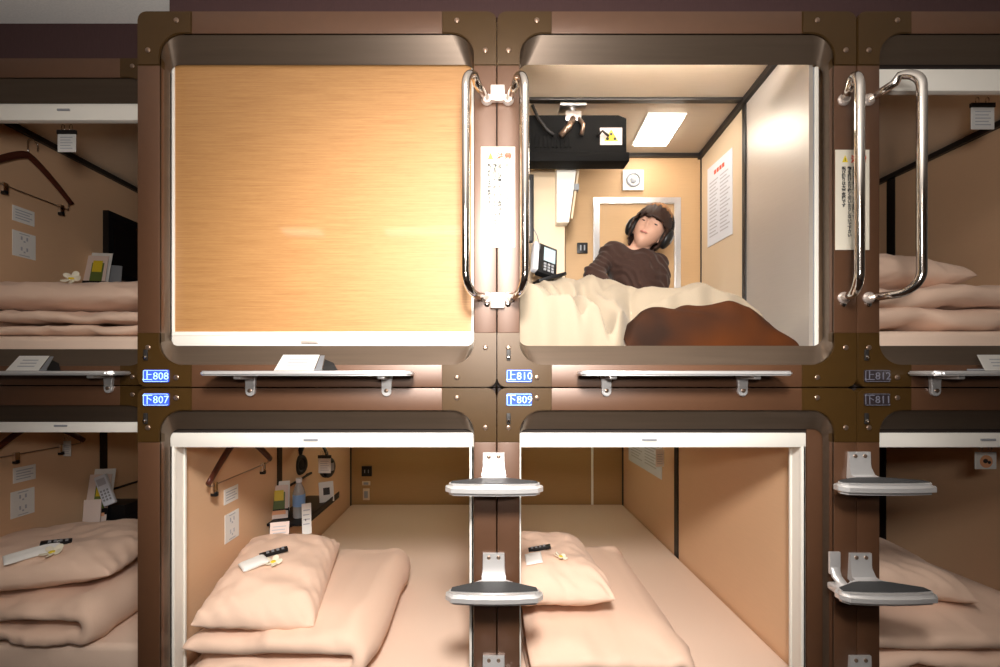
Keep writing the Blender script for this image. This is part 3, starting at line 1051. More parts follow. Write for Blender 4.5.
# ------------------------------------------------------------------ ledges
def make_ledge(xa, w):
    root = thing('folding_ledge', (xa + w / 2, 0, -.02), 'x', 'ledge', 'narrow metal ledges under the upper row')
    out = .10
    pl = [(xa + .012, -.004), (xa - .002, -.05), (xa, -out + .012), (xa + .014, -out), (xa + w - .014, -out), (xa + w, -out + .012), (xa + w + .002, -.05), (xa + w - .012, -.004)]
    t = bmesh.new()
    z0, z1 = -.0100, .003
    a = [t.verts.new((x, y, z0)) for x, y in pl]; b = [t.verts.new((x, y, z1)) for x, y in pl]
    n = len(pl)
    t.faces.new(a[::-1]); t.faces.new(b)
    for i in range(n): t.faces.new((a[i], a[(i + 1) % n], b[(i + 1) % n], b[i]))
    bmesh.ops.recalc_face_normals(t, faces=t.faces)
    bmesh.ops.bevel(t, geom=t.edges[:], offset=.004, segments=2, affect='EDGES')
    m = MB(); m.merge(t)
    m.build('ledge_board', M['stepalu'], root, angle=40)
    for px in (xa + w * .160, xa + w * .848):
        m = MB()
        pts = [(px - .018, -.0100), (px + .018, -.0100), (px + .014, -.030), (px + .014, -.056)] + arc(px, -.056, .014, 0, -180, 6)[1:] + [(px - .014, -.030)]
        m.extrude_xz(pts, -.010, -.001, .002)
        m.box(px - .010, px + .010, -.075, -.008, -.020, -.0100, .003)
        br = m.build('bracket', M['stepalu'], root, angle=40)
        MB().lathe((px, -.010, -.054), [(.006, 0), (.006, -.002), (.003, -.0035)], 12, 'y').build('screw', M['screw'], br, angle=40)
    return root


lw = .574
lg = make_ledge(XX(197, 1.15), lw)
lg['label'] = 'narrow metal ledge below the orange blind, card holder on it'


def ledge_copy(xa, label, y=0):
    return dup(lg, (xa + lw / 2, y, -.02), label)


ledge_copy(XX(582, 1.15), 'narrow bare metal ledge below the occupied capsule')
ledge_copy(XX(938, 1.15), 'narrow metal ledge below the dim corner capsule, paper corner on it')
ledge_copy(XX(110, 1.337) - lw, 'narrow metal ledge on the set-back bank, white card holder on it', LY)
leaflet_holder('white card holder standing on the ledge below the orange blind', XX(272, 1.18), XX(312, 1.18), -.06, .003, .046)
leaflet_holder('white card holder standing on the ledge of the set-back bank', XX(3, 1.37), XX(36, 1.37), LY - .06, .003, .05)
leaflet_holder('white card holder cut off at the end of the corner ledge', XX(989, 1.18), XX(1032, 1.18), -.06, .003, .046)

# ------------------------------------------------------------------ BEDS
MT = .173
mattress('mattress of the open lower capsule below the orange blind', X1 + .026, X1 + PW - .026, .085, 1.905, LO + .022, LO + MT)
mattress('mattress of the open lower capsule beneath the person', X2 + .026, X2 + PW - .068, .085, 1.905, LO + .022, LO + MT)
mattress('mattress of the dim upper capsule behind the chrome handles', X3 + .026, X3 + PW - .026, .080, 1.905, UP + .022, UP + MT)
mattress('mattress of the dark lower capsule beside the double step', X3 + .026, X3 + PW - .026, .085, 1.905, LO + .022, LO + MT)
mattress('mattress of the set-back upper capsule with the hanger', XL + .026, XL + PW - .026, LY + .080, 2.085, UP + .022, UP + MT)
mattress('mattress of the set-back lower capsule with the phone', XL + .026, XL + PW - .026, LY + .085, 2.085, LO + .022, LO + MT)
mattress('mattress under the person in the occupied capsule', X2 + .036, XR - .006, .105, YB - .012, UP + .022, UP + MT - .02)

LT = LO + MT        # top of a lower mattress
UT = UP + MT
# lower, below the orange blind
folded_duvet('peach folded duvet in the lower capsule below the orange blind', -.965, -.375, .060, .76, LT, .086, seed=2)
pillow('peach pillow beside the flower and white pouch, below the orange blind', (-.768, .350, LT + .205), .37, .56, .15, rz=.19, ty=.12, tx=.09, seed=3)
# lower, beneath the person
folded_duvet('peach folded duvet in the lower capsule beneath the person',   .095, .63, .045, .80, LT, .070, seed=5, slope=.05)
pillow('peach pillow carrying small white packets, in the lower capsule beneath the person', (.235, .42, LT + .21), .40, .50, .14, rz=.04, seed=6)
# dim upper corner
folded_duvet('thick peach folded duvet in the dim upper corner capsule', 1.13, 2.06, .11, .70, UT, .085, seed=8, layers=2)
pillow('peach pillow on the duvet in the dim upper corner capsule', (1.40, .36, UT + .205), .48, .40, .13, rz=.05, ty=.05, seed=9)
# dark lower corner
folded_duvet('peach folded duvet in the dark lower corner capsule', 1.13, 1.92, .09, .80, LT, .085, seed=11)
pillow('peach pillow behind the double step in the dark lower capsule', (1.42, .45, LT + .235), .56, .48, .15, rz=-.1, ty=.14, seed=12)
# set-back upper
folded_duvet('peach folded duvet in the set-back upper capsule', -2.07, -1.10, LY + .10, LY + .66, UT, .048, seed=14)
pillow('peach pillow on the folded duvet in the set-back upper capsule', (-1.64, LY + .36, UT + .155), .86, .44, .13, seed=15)
# set-back lower
folded_duvet('peach folded duvet in the set-back lower capsule', -2.06, -1.40, LY + .07, LY + .66, LT, .075, seed=17, rz=0)
pillow('peach pillow with a yellow-centred flower in the set-back lower capsule', (-1.78, LY + .34, LT + .21), .68, .52, .15, rz=.22, seed=18)

from mathutils.bvhtree import BVHTree


def on(name, px, py, lift=0):
    """the point of a piece of bedding met by the sight line through a place in the photograph"""
    o = next(q for q in COL.objects if q.get('label') == name)
    loc = Vector(o.location) - Vector((0, 0, CZ))
    bv = BVHTree.FromPolygons([v.co + loc for v in o.data.vertices], [tuple(p.vertices) for p in o.data.polygons])
    d = Vector(((px - VX) / F, 1, (VY - py) / F)).normalized()
    hit, nrm, _, _ = bv.ray_cast(Vector((0, CAMY, 0)), d)
    assert hit is not None, (name, px, py)
    if nrm.z < 0: nrm = -nrm
    return hit + nrm * lift, nrm


def lay(nrm, rz):
    n = nrm.normalized()
    x = (Vector((1, 0, 0)) - n * n.x).normalized()
    return Matrix((x, n.cross(x), n)).transposed() @ Matrix.Rotation(rz, 3, 'Z')


PIL_L = 'peach pillow beside the flower and white pouch, below the orange blind'
PIL_R = 'peach pillow carrying small white packets, in the lower capsule beneath the person'
PIL_D = 'peach pillow on the duvet in the dim upper corner capsule'
PIL_F = 'peach pillow with a yellow-centred flower in the set-back lower capsule'
PIL_U = 'peach pillow on the folded duvet in the set-back upper capsule'

# ------------------------------------------------------------------ LEFT WALL THINGS, lower capsule
WL = X1 + .020
wall_card('wall_sign', 'small white sign on the tan wall under the hanger, lower capsule', 'sign', 'l', WL, 1.631, 1.723, HH(502, 1.676), HH(487, 1.676), group='small white wall signs')
wall_card('wall_outlet', 'white outlet plate on the tan wall of the lower capsule below the blind', 'outlet', 'l', WL, 1.636, 1.728, HH(540, 1.68), HH(512, 1.68), group='white wall outlet plates', kind='outlet')
coat_hanger('wooden hanger end showing in the lower capsule below the orange blind', -.962, 1.69, -.245, .215, .142, clips=(-.175, .155))


def side_shelf(label, xw, z0, z1, h, w=.18, rail=True):
    ya, yb = z0 + CAMY, z1 + CAMY
    root = thing('wall_shelf', (xw + w / 2, (ya + yb) / 2, h - .03), label, 'shelf', 'black wall shelves in the capsules')
    MB().box(xw + .001, xw + w, ya, yb, h - .012, h, .003).build('shelf_board', M['black'], root, angle=40)
    MB().box(xw + w - .006, xw + w, ya, yb, h, h + .022, .002).build('front_lip', M['black'], root, angle=40)
    for yy in (ya + .03, yb - .03):
        m = MB().extrude_xz([(xw + .001, h - .012), (xw + w * .7, h - .012), (xw + .001, h - .08)], yy - .004, yy + .004)
        m.build('bracket', M['blackm'], root)
    if rail:
        m = MB().tube([(xw + .004, ya + .16, h + .12), (xw + .03, ya + .16, h + .13), (xw + .03, yb - .02, h + .13), (xw + .004, yb - .02, h + .12)], .006, 10)
        m.build('rail', M['blackm'], root, smooth=True)
    return root


def bottle(label, c, r=.026, h=.16):
    x, y, b = c
    root = thing('water_bottle', c, label, 'bottle')
    MB().lathe(c, [(r * .9, .001), (r, .008), (r, h * .62), (r * .8, h * .74), (r * .42, h * .86), (r * .40, h * .90)], 20).build('body', M['bottle'], root, angle=40)
    MB().lathe(c, [(r * 1.02, h * .30), (r * 1.02, h * .60)], 20).build('bottle_label', M['bluelabel'], root, angle=40)
    MB().lathe(c, [(r * .5, h * .90), (r * .5, h)], 16).build('cap', M['paperblue'], root, angle=40)
    return root


def brochure_box(label, c, w=.09, h=.12, d=.05, rz=0):
    """a small rack of leaflets with a colourful front sheet; c is the bottom centre"""
    root = thing('brochure_rack', c, label, 'brochures', 'leaflet racks on the wall shelves')
    R = Euler((0, 0, rz)).to_matrix()
    c = Vector(c)

    def slab(name, m, u0, u1, v0, v1, y0, y1, lean=0, parent=root):
        mb = MB()
        t = bmesh.new()
        pts = []
        for (y) in (y0, y1):
            for (u, v) in ((u0, v0), (u1, v0), (u1, v1), (u0, v1)):
                pts.append(t.verts.new(c + R @ Vector((u, y + lean * v, v))))
        for f in ((0, 1, 2, 3), (4, 7, 6, 5), (0, 4, 5, 1), (1, 5, 6, 2), (2, 6, 7, 3), (3, 7, 4, 0)):
            t.faces.new([pts[k] for k in f])
        mb.merge(t)
        return mb.build(name, M[m], parent)
    slab('rack', 'black', -w / 2 - .004, w / 2 + .004, .001, h * .30, d * .3, d, .0)
    f = slab('front_sheet', 'pinkpaper', -w / 2, w / 2, .003, h, -.003 + d * .2, d * .2, .22)
    slab('picture', 'green', -w * .15, w * .36, h * .30, h * .80, -.005 + d * .2, -.0035 + d * .2, .22, f)
    slab('picture', 'yellow', -w * .10, w * .30, h * .55, h * .86, -.0065 + d * .2, -.0052 + d * .2, .22, f)
    slab('picture', 'orangeink', -w * .2, w * .40, h * .14, h * .26, -.005 + d * .2, -.0035 + d * .2, .22, f)
    slab('back_sheet', 'paper', -w * .42, w * .55, h * .2, h * 1.10, d * .45, d * .5, .22)
    return root


def standing_card(name, label, cat, c, w, h, lean=.25, rz=0, m='paper', square=None, print_=True, group=None):
    root = thing(name, c, label, cat, group)
    R = Euler((0, 0, rz)).to_matrix() @ Euler((-lean, 0, 0)).to_matrix()
    c = Vector(c)
    MB().obox(c + R @ Vector((0, 0, h / 2)), (w / 2, .003, h / 2), R, .001).build('panel', M[m], root)
    if square:
        MB().obox(c + R @ Vector((0, -.0035, h * .52)), (w * square, .001, h * square * .8), R).build('dark_square', M['ink'], root)
    elif print_:
        mb = MB()
        for k in range(4):
            mb.obox(c + R @ Vector((-.05 * w * (k % 2), -.0033, h * (.78 - .15 * k))), (w * .34, .0005, h * .018), R)
        mb.build('printing', M['greyink'], root)
    return root


def stack_foot(root): return root


SH = -.69
side_shelf('black wall shelf with bottle and leaflets in the open lower capsule', WL, 1.95, 2.40, SH)
brochure_box('colourful leaflet rack next to the water bottle', (XX(276, 2.0), 2.0 + CAMY, SH), .10, .15, .05, rz=.35)
bottle('clear water bottle with a blue label on the black wall shelf', (XX(299, 2.04), 2.04 + CAMY, SH), .028, .185)
standing_card('price_card', 'white card standing at the near corner of the bottle shelf', 'card', (XX(311, 1.99), 1.99 + CAMY - .045, SH - .045 + .0), .040, .135, .20, .5, 'paper')
standing_card('tilted_sign', 'white tilted sign with a black square behind the bottle', 'sign', (XX(327, 2.28), 2.28 + CAMY, SH), .075, .105, .3, .55, 'paper', square=.22)
standing_card('leaflet', 'pinkish leaflet leaning above the pillow below the bottle shelf', 'leaflet', (XX(279, 1.82), 1.82 + CAMY, HH(543, 1.82)), .075, .085, .30, .30, 'pinkpaper')
# pillow-top things


def pouch(name, label, cat, hit, nrm, w, d, t, rz):
    R = lay(nrm, rz)
    mb = MB()
    for side in (1, -1):
        def f(u, v, side=side):
            a, b = -math.cos(PI * u), -math.cos(PI * v)
            k = (max(0, 1 - a ** 4) * max(0, 1 - b ** 4)) ** .5
            return hit + R @ Vector((a * w / 2, b * d / 2, t * .5 + side * t * .5 * k + .002 * noise.noise(Vector((a * 2, b * 2, 3)))))
        mb.grid(f, 14, 14)
    return tag(mb.build(name, M['paper'], None, smooth=True, weld=True), label, cat)


h, n = on(PIL_L, 254, 566, .001)
pouch('amenity_pouch', 'small white pouch lying on the pillow under the shelf, beside its flower', 'pouch', h, n, .055, .085, .022, -.75)
h, n = on(PIL_L, 273, 564, .001)
flower('cream flower between the white pouch and the pinkish leaflet', h, .030, .3, nrm=n)


def remote(name, label, cat, c, L, w, t, rz, m='black', nrm=None):
    root = thing(name, c, label, cat, 'small remote controls on the pillows')
    R = lay(nrm, rz) if nrm is not None else Euler((0, 0, rz)).to_matrix()
    c = Vector(c)
    MB().obox(c + R @ Vector((0, 0, t / 2)), (w / 2, L / 2, t / 2), R, .003).build('body', M[m], root, angle=40)
    mb = MB()
    for i in range(2):
        for j in range(4):
            mb.obox(c + R @ Vector(((i - .5) * w * .42, (j - 1.2) * L * .18, t + .0008)), (w * .12, L * .05, .001), R)
    mb.build('button', M['grey'], root)
    return root


h, n = on(PIL_L, 274, 554, .001)
remote('remote_control', 'black remote on the pillow behind the white pouch', 'remote', h, .095, .028, .012, -1.0, nrm=n)
# headphones on a hook past the trim


def headphones(label, c, s=1.0, rot=None):
    """hung or worn; c between the two cups, band above; local x across the ears, z up"""
    R = rot or Matrix.Identity(3)
    c = Vector(c)
    root = thing('headphones', c, label, 'headphones')
    T = lambda x, y, z: c + R @ (Vector((x, y, z)) * s)
    pts = [T(.080 * math.cos(a), 0, .115 * math.sin(a)) for a in [PI * (k / 18) for k in range(19)]]
    MB().tube(pts, .0085 * s, 10, flat=(.6, 1.5)).build('headband', M['black'], root, smooth=True)
    for sx in (-1, 1):
        m = MB()
        t = bmesh.new()
        bmesh.ops.create_icosphere(t, subdivisions=3, radius=1)
        for v in t.verts:
            v.co = c + R @ Vector((sx * .080 * s + v.co.x * .020 * s, v.co.y * .036 * s, v.co.z * .043 * s))
        m.merge(t)
        e = m.build('ear_cup', M['black'], root, smooth=True)
        ring = [T(sx * .068, .027 * math.cos(a), .033 * math.sin(a)) for a in [2 * PI * k / 18 for k in range(19)]]
        MB().tube(ring, .011 * s, 8, caps=False).build('ear_pad', M['blackm'], e, smooth=True)
        MB().obox(T(sx * .099, 0, .004), (.002 * s, .010 * s, .016 * s), R, .001).build('logo_disc', M['grey'], e)
    return root


headphones('black headphones hanging in the lower capsule below the orange blind', (WL + .085, 2.27 + CAMY, HH(466, 2.27)), 1.25, Euler((0, 0, -.35)).to_matrix())
o = MB()
o.cyl((WL + .0005, 2.27 + CAMY, HH(466, 2.27) + .128), (WL + .075, 2.27 + CAMY, HH(466, 2.27) + .128), .005, 10)
o.cyl((WL + .075, 2.27 + CAMY, HH(466, 2.27) + .128), (WL + .078, 2.27 + CAMY, HH(466, 2.27) + .128 + .02), .005, 10)
tag(o.build('wall_hook', M['blackm'], None, smooth=True), 'black wall hook holding up the headphones', 'hook')
hanging_tag('white hanging tag beside the headphones in the lower capsule', (XX(324.5, 2.15), 2.15 + CAMY, HH(456, 2.15)), .062, .086)
# fittings on the back walls
YBW = 1.92


def back_fitting(name, label, cat, px, py, w, h, m, yb=1.92, d=.012, detail=None):
    z = yb - CAMY
    x, hh = XX(px, z), HH(py, z)
    root = thing(name, (x, yb, hh - h / 2), label, cat)
    MB().box(x - w / 2, x + w / 2, yb - d, yb - .0005, hh - h / 2, hh + h / 2, .003).build('plate', M[m], root, angle=40)
    if detail == 'ring':
        pts = [(x + w * .30 * math.cos(a), yb - d - .002, hh + w * .30 * math.sin(a)) for a in [2 * PI * k / 24 for k in range(25)]]
        MB().tube(pts, .005, 8, caps=False).build('ring', M['grey'], root, smooth=True)
        MB().lathe((x, yb - d, hh), [(w * .16, 0), (w * .16, -.005), (w * .1, -.008)], 20, 'y').build('grille', M['grey'], root, angle=40)
    elif detail == 'holes':
        m = MB()
        for s in (-1, 1): m.box(x + s * w * .18 - .003, x + s * w * .18 + .003, yb - d - .001, yb - d, hh - .012, hh + .012)
        m.build('socket_slot', M['grey'], root)
    elif detail == 'rocker':
        MB().box(x - w * .3, x + w * .3, yb - d - .004, yb - d, hh - h * .3, hh + h * .3, .002).build('rocker', M['grey'], root, angle=40)
    return root


back_fitting('wall_socket', 'black square socket on the back wall of the lower capsule below the blind', 'socket', 367, 471, .075, .075, 'black', detail='holes')
back_fitting('wall_switch', 'tan switch just below the black socket on the lower back wall', 'switch', 366.5, 483, .060, .030, 'cream', detail='rocker')
back_fitting('wall_switch', 'tall tan switch, second below the black socket on the lower back wall', 'switch', 366.5, 494, .048, .085, 'cream', detail='rocker')

# ------------------------------------------------------------------ lower capsule beneath the person
WR = X2 + PW - .064
wall_card('wall_notice', 'large pale blue notice high on the wall of the lower capsule beneath the person', 'notice', 'r', WR, 2.47, 3.04, HH(480, 2.47) , HH(480, 2.47) + .42, 'paperblue', kind='notice')
hanging_tag('narrow white tag with red print below the blind, beneath the person', (XX(660, 2.36), 2.36 + CAMY, HH(449, 2.36)), .046, .098, clip=False)
# packets and flower on the pillow
h, n = on(PIL_R, 534, 560, .001)
pouch('amenity_packet', 'flat white packet on the pillow in the lower capsule beneath the person', 'packet', h, n, .060, .065, .012, 0)
h, n = on(PIL_R, 540, 550, .001)
remote('remote_control', 'black remote behind the white packet beneath the person', 'remote', h, .085, .026, .012, 1.5, nrm=n)
h, n = on(PIL_R, 560, 559, .001)
flower('pale flower right of the white packet, beneath the person', h, .026, .8, nrm=n)

# ------------------------------------------------------------------ corner capsules
hanging_tag('white hanging tag in the dim upper corner capsule', (XX(983, 1.5), 1.5 + CAMY, HH(104, 1.5)), .080, .088)
hanging_tag('white hanging tag bearing a round brown emblem', (XX(986, 1.5), 1.5 + CAMY, HH(452, 1.5)), .074, .060, emblem=True, clip=False)

# ------------------------------------------------------------------ set-back bank things
WS = XL + .020
wall_card('wall_sign', 'small white sign in the set-back upper capsule, above its outlet', 'sign', 'l', WS, 1.897, 1.99, HH(224, 1.95), HH(209, 1.95), group='small white wall signs')
wall_card('wall_outlet', 'white outlet plate in the set-back upper capsule, under the small sign', 'outlet', 'l', WS, 1.897, 1.995, HH(258, 1.95), HH(233, 1.95), group='white wall outlet plates', kind='outlet')
wall_card('wall_sign', 'small white sign in the set-back lower capsule, above its outlet', 'sign', 'l', WS, 1.90, 1.995, HH(481, 1.95), HH(466, 1.95), group='small white wall signs')
wall_card('wall_outlet', 'white outlet plate in the set-back lower capsule, under the small sign', 'outlet', 'l', WS, 1.89, 1.99, HH(515, 1.95), HH(489, 1.95), group='white wall outlet plates', kind='outlet')
coat_hanger('whole wooden hanger on the wall of the set-back upper capsule', WS + .03, 1.935, HH(155, 1.935), .195, .145, clips=(-.10, .145), rod_h=.80)
coat_hanger('hanger in the set-back lower capsule, only rod and clips showing', WS + .03, 1.98, -.225, .215, .125, clips=(-.10, .10))
hanging_tag('white hanging tag in the set-back upper capsule under its blind', (XX(66.5, 1.6), 1.6 + CAMY, HH(131, 1.6)), .067, .078)
hanging_tag('narrow pink tag beside the hanger clips, set-back lower capsule', (XX(67, 2.1), 2.1 + CAMY, HH(441, 2.1)), .036, .075, clip=False)
# wall television in the upper one
tv = thing('wall_television', (WS, 1.21, HH(275, 2.4)), 'black wall television in the set-back upper capsule', 'television')
MB().box(WS + .001, WS + .035, 2.345 + CAMY, 2.86 + CAMY, HH(277, 2.36), HH(211, 2.36), .004).build('casing', M['black'], tv, angle=40)
MB().box(WS + .035, WS + .037, 2.375 + CAMY, 2.83 + CAMY, HH(272, 2.36), HH(217, 2.36)).build('screen', M['screenoff'], tv)
# shelf and leaflets upper
SU = HH(291, 2.2)
side_shelf('black wall shelf in the set-back upper capsule, under the television', WS, 2.16, 2.62, SU, .20, rail=False)
brochure_box('leaflet rack with a green picture in the set-back upper capsule', (XX(90, 2.22), 2.22 + CAMY, SU), .11, .20, .05, rz=.15)
standing_card('leaflet', 'grey-blue leaflet leaning beside the rack in the set-back upper capsule', 'leaflet', (XX(112, 2.3), 2.3 + CAMY, SU), .07, .17, .25, .5, 'grey', print_=False)
flower('cream flower on the pillow edge in the set-back upper capsule', P(73, 280, 1.78), .036, .2, tx=1.0)
# shelf lower
SL = HH(524, 2.2)
side_shelf('black wall shelf with the phone handset in the set-back lower capsule', WS, 2.12, 2.62, SL, .22)
brochure_box('dark leaflet rack beside the phone handset, set-back lower capsule', (XX(93, 2.2), 2.2 + CAMY, SL), .10, .24, .06, rz=.2)
standing_card('leaflet', 'pinkish card standing under the leaflet rack, set-back lower capsule', 'leaflet', (XX(91, 2.14), 2.14 + CAMY, SL), .075, .14, .1, .2, 'pinkpaper', print_=False)
ph = thing('phone_handset', (XX(109, 2.22), 2.22 + CAMY, SL), 'white phone handset leaning in the set-back lower capsule', 'phone')
R = Euler((-.2, -.38, .3)).to_matrix()
c = Vector((XX(109, 2.22), 2.20 + CAMY, HH(489, 2.22)))
MB().obox(c, (.027, .012, .080), R, .008).build('body', M['paperblue'], ph, angle=40)
mb = MB()
for i in range(3):
    for j in range(4):
        mb.obox(c + R @ Vector(((i - 1) * .014, -.0125, -.05 + j * .016)), (.004, .001, .005), R)
mb.build('button', M['grey'], ph)
MB().obox(c + R @ Vector((0, -.0125, .045)), (.018, .001, .018), R).build('screen', M['greyink'], ph)
bx_ = MB().box(XX(100, 2.26), XX(128, 2.26), 2.24 + CAMY, 2.36 + CAMY, SL + .001, SL + .085, .006)
bx_o = bx_.build('phone_cradle', M['black'], None, angle=40)
tag(bx_o, 'black box behind the white phone handset, set-back lower capsule', 'phone cradle')
# pillow top
h, n = on(PIL_F, 33, 554, .001)
pouch('amenity_packet', 'long white packet on the pillow in the set-back lower capsule', 'packet', h, n, .05, .15, .014, -.75)
h, n = on(PIL_F, 56, 544, .001)
remote('remote_control', 'black remote at the end of the long white packet, set-back capsule', 'remote', h, .09, .032, .012, -.85, nrm=n)
h, n = on(PIL_F, 53, 554, .001)
flower('cream flower with a bright yellow middle in the set-back lower capsule', h, .036, .1, nrm=n)

# ------------------------------------------------------------------ OCCUPIED CAPSULE
# television seen from behind, hung from the ceiling
zt = 1.62
tb = thing('ceiling_television', (XX(580, zt), zt + CAMY, HH(165, zt)), 'black television hanging from the ceiling of the occupied capsule', 'television')
xa, xb = XX(527, zt), XX(627, zt)
yT = zt + CAMY
hb_, ht_ = HH(162.5, zt), HH(114, zt)
MB().extrude_xz([(xa, hb_ + .03), (xb, hb_ + .03), (xb, ht_ - .012), (xb - .03, ht_), (xa + .01, ht_), (xa, ht_ - .01)], yT, yT + .05, .008).build('back_shell', M['tvblack'], tb, angle=40)
MB().box(xa - .002, xb + .006, yT - .012, yT + .055, hb_, hb_ + .034, .004).build('lower_bezel', M['tvblack'], tb, angle=40)
m = MB()
for k in range(9):
    m.box(xa + .03 + k * .016, xa + .038 + k * .016, yT - .003, yT + .002, hb_ + .055, hb_ + .10)
m.build('vent', M['tvblack'], tb)
cx = XX(573, zt)
m = MB()
m.box(cx - .03, cx + .03, yT - .010, yT + .01, ht_ - .03, ht_ + .008, .004)
m.cyl((cx, yT + .02, ht_), (cx, yT + .02, ch(yT) - .006), .014, 14)
m.box(cx - .05, cx + .05, yT - .01, yT + .06, ch(yT) - .024, ch(yT) - .013, .003)
m.build('mount_arm', M['alu'], tb, angle=40)
m = MB().tube([(cx, yT - .006, ht_ - .02), (cx - .02, yT - .018, ht_ - .06), (cx - .05, yT - .014, ht_ - .09)], .012, 10)
m.tube([(cx + .02, yT - .006, ht_ - .02), (cx + .035, yT - .018, ht_ - .05), (cx + .03, yT - .012, ht_ - .085)], .008, 10)
m.build('bracket', M['screw'], tb, smooth=True)
m = MB().tube([(xa + .02, yT - .004, ht_ + .03), (xa + .04, yT - .012, ht_ - .02), (xa + .075, yT - .014, ht_ - .07), (xa + .10, yT - .01, ht_ - .085)], .006, 8)
m.build('cable', M['blackm'], tb, smooth=True)
m = MB().tube([(XX(597, zt), yT - .004, ht_ - .085), (XX(601, zt), yT - .02, ht_ - .075), (XX(608, zt), yT - .012, ht_ - .09)], .005, 8)
m.build('cable', M['blackm'], tb, smooth=True)
sx0, sx1, sz0, sz1 = XX(600, zt), XX(622, zt), HH(145, zt), HH(128, zt)
s = MB().box(sx0, sx1, yT - .0015, yT + .0005, sz0, sz1).build('warning_sticker', M['pinkpaper'], tb)
scx = (sx0 + sx1) / 2
MB().extrude_xz([(scx - .026, sz0 + .014), (scx + .026, sz0 + .014), (scx, sz1 - .006)], yT - .0025, yT - .0016).build('yellow_mark', M['yellow'], s)
m = MB()
for k in (-1, 0, 1):
    m.lathe((scx + k * .014, yT - .0027, sz0 + (.022 if k else .040)), [(.006, 0), (.006, -.0006)], 12, 'y')
m.build('dark_mark', M['ink'], s)

# lamp on the ceiling
zl0, zl1 = 1.69, 1.86
lp = thing('ceiling_lamp', (XX(659, 1.78), 1.78 + CAMY, ch(.53) - .03), 'glowing ceiling lamp in the occupied capsule', 'lamp')
lx0, lx1 = XX(641, 1.78), XX(674, 1.78)
m = MB()
t = bmesh.new()
yA, yB_ = zl0 + CAMY, zl1 + CAMY
for nm, mm, e, dz0, dz1 in (('housing', 'white', .008, -.008, -.001), ('diffuser', 'lamp', 0, -.016, -.008)):
    t = bmesh.new()
    v = []
    for dz in (dz0, dz1):
        for (x, y) in ((lx0 - e, yA - e), (lx1 + e, yA - e), (lx1 + e, yB_ + e), (lx0 - e, yB_ + e)):
            v.append(t.verts.new((x, y, ch(y) + dz)))
    for f in ((0, 1, 2, 3), (4, 7, 6, 5), (0, 4, 5, 1), (1, 5, 6, 2), (2, 6, 7, 3), (3, 7, 4, 0)):
        t.faces.new([v[k] for k in f])
    m = MB(); m.merge(t)
    m.build(nm, M[mm], lp)

ll = thing('lintel_fill_light', (.6, .075, .987), 'added fill light hidden up behind the lintel of the occupied capsule', 'lamp')  # added unseen light, brightens the front of the capsule ceiling
MB().cyl((.24, .086, 1.008), (.90, .086, 1.008), .010, 12).build('fill_tube', M['fillglow'], ll, smooth=True)
MB().box(.22, .92, .062, .112, .987, .993, .002).build('housing', M['white'], ll)

back_fitting('speaker_grille', 'white square plate with a grey ring high on the back wall', 'speaker', 632.5, 181, .095, .092, 'white', yb=YB, detail='ring')
back_fitting('wall_socket', 'black square socket on the back wall near the person', 'socket', 582, 248.5, .048, .048, 'black', yb=YB, detail='holes')
wall_card('wall_notice', 'white notice with a red heading on the wall of the occupied capsule', 'notice', 'r', XR, 1.697, 1.885, HH(241, 1.79), HH(159, 1.79), 'paperblue', kind='notice')
# white wedge-shaped unit on the duct
z = 1.70
ws = thing('wall_screen', (XX(566, z), z + CAMY, HH(222, z)), 'white slim screen seen edge-on below the hanging television', 'screen')
m = MB()
m.extrude_xz([(XX(557, z), HH(222, z)), (XX(569, z), HH(222, z)), (XX(577, z), HH(166, z)), (XX(557, z), HH(166, z))], z + CAMY, .497, .004)
m.build('casing', M['white'], ws, angle=40)
MB().extrude_xz([(XX(571, z), HH(218, z)), (XX(573, z), HH(218, z)), (XX(580, z), HH(168, z)), (XX(578, z), HH(168, z))], z + CAMY + .006, .49, .001).build('front_glass', M['cream'], ws)
MB().box(XX(574, z), XX(579, z), z + CAMY - .003, z + CAMY + .02, HH(190, z), HH(184, z), .001).build('hinge_knob', M['grey'], ws)
# dark slim panel by the opening
z = 1.50
dp = thing('wall_tablet', (XX(530, z), z + CAMY, HH(240, z)), 'dark slim tablet fixed upright beside the chrome handle', 'tablet')
MB().box(XX(526, z), XX(534, z), z + CAMY, z + CAMY + .03, HH(241, z), HH(174, z), .004).build('casing', M['black'], dp, angle=40)
MB().box(XX(527, z), XX(530, z), z + CAMY - .002, z + CAMY, HH(236, z), HH(180, z)).build('bezel', M['grey'], dp)
MB().tube([P(532, 226, 1.51), P(537, 235, 1.55), P(540, 246, 1.58), P(538, 256, 1.60)], .002, 6).build('cable', M['grey'], dp, smooth=True)
# phone with light display, on a little tray
z = 1.60
tr = MB().obox(P(545, 281, z), (.055, .075, .006), Euler((0, -.30, .25)).to_matrix(), .003)
tr = tr.build('phone_tray', M['black'], None, angle=40)
tag(tr, 'black tray under the desk phone in the occupied capsule', 'tray')
dphn = thing('desk_phone', P(546, 280, z), 'black desk phone with a pale display beside the person', 'phone')
R = Euler((-.35, .24, .35)).to_matrix()
c = P(546, 262, z)
MB().obox(c, (.040, .014, .066), R, .006).build('body', M['black'], dphn, angle=40)
MB().obox(c + R @ Vector((.006, -.0145, .022)), (.024, .001, .030), R).build('display', M['screen'], dphn)
mb = MB()
for i in range(3):
    for j in range(3):
        mb.obox(c + R @ Vector(((i - 1) * .016 + .004, -.015, -.022 - j * .013)), (.005, .0015, .0045), R)
mb.build('button', M['grey'], dphn)
MB().obox(c + R @ Vector((-.050, -.004, .0)), (.010, .014, .062), R, .005).build('handset', M['paperblue'], dphn, angle=40)


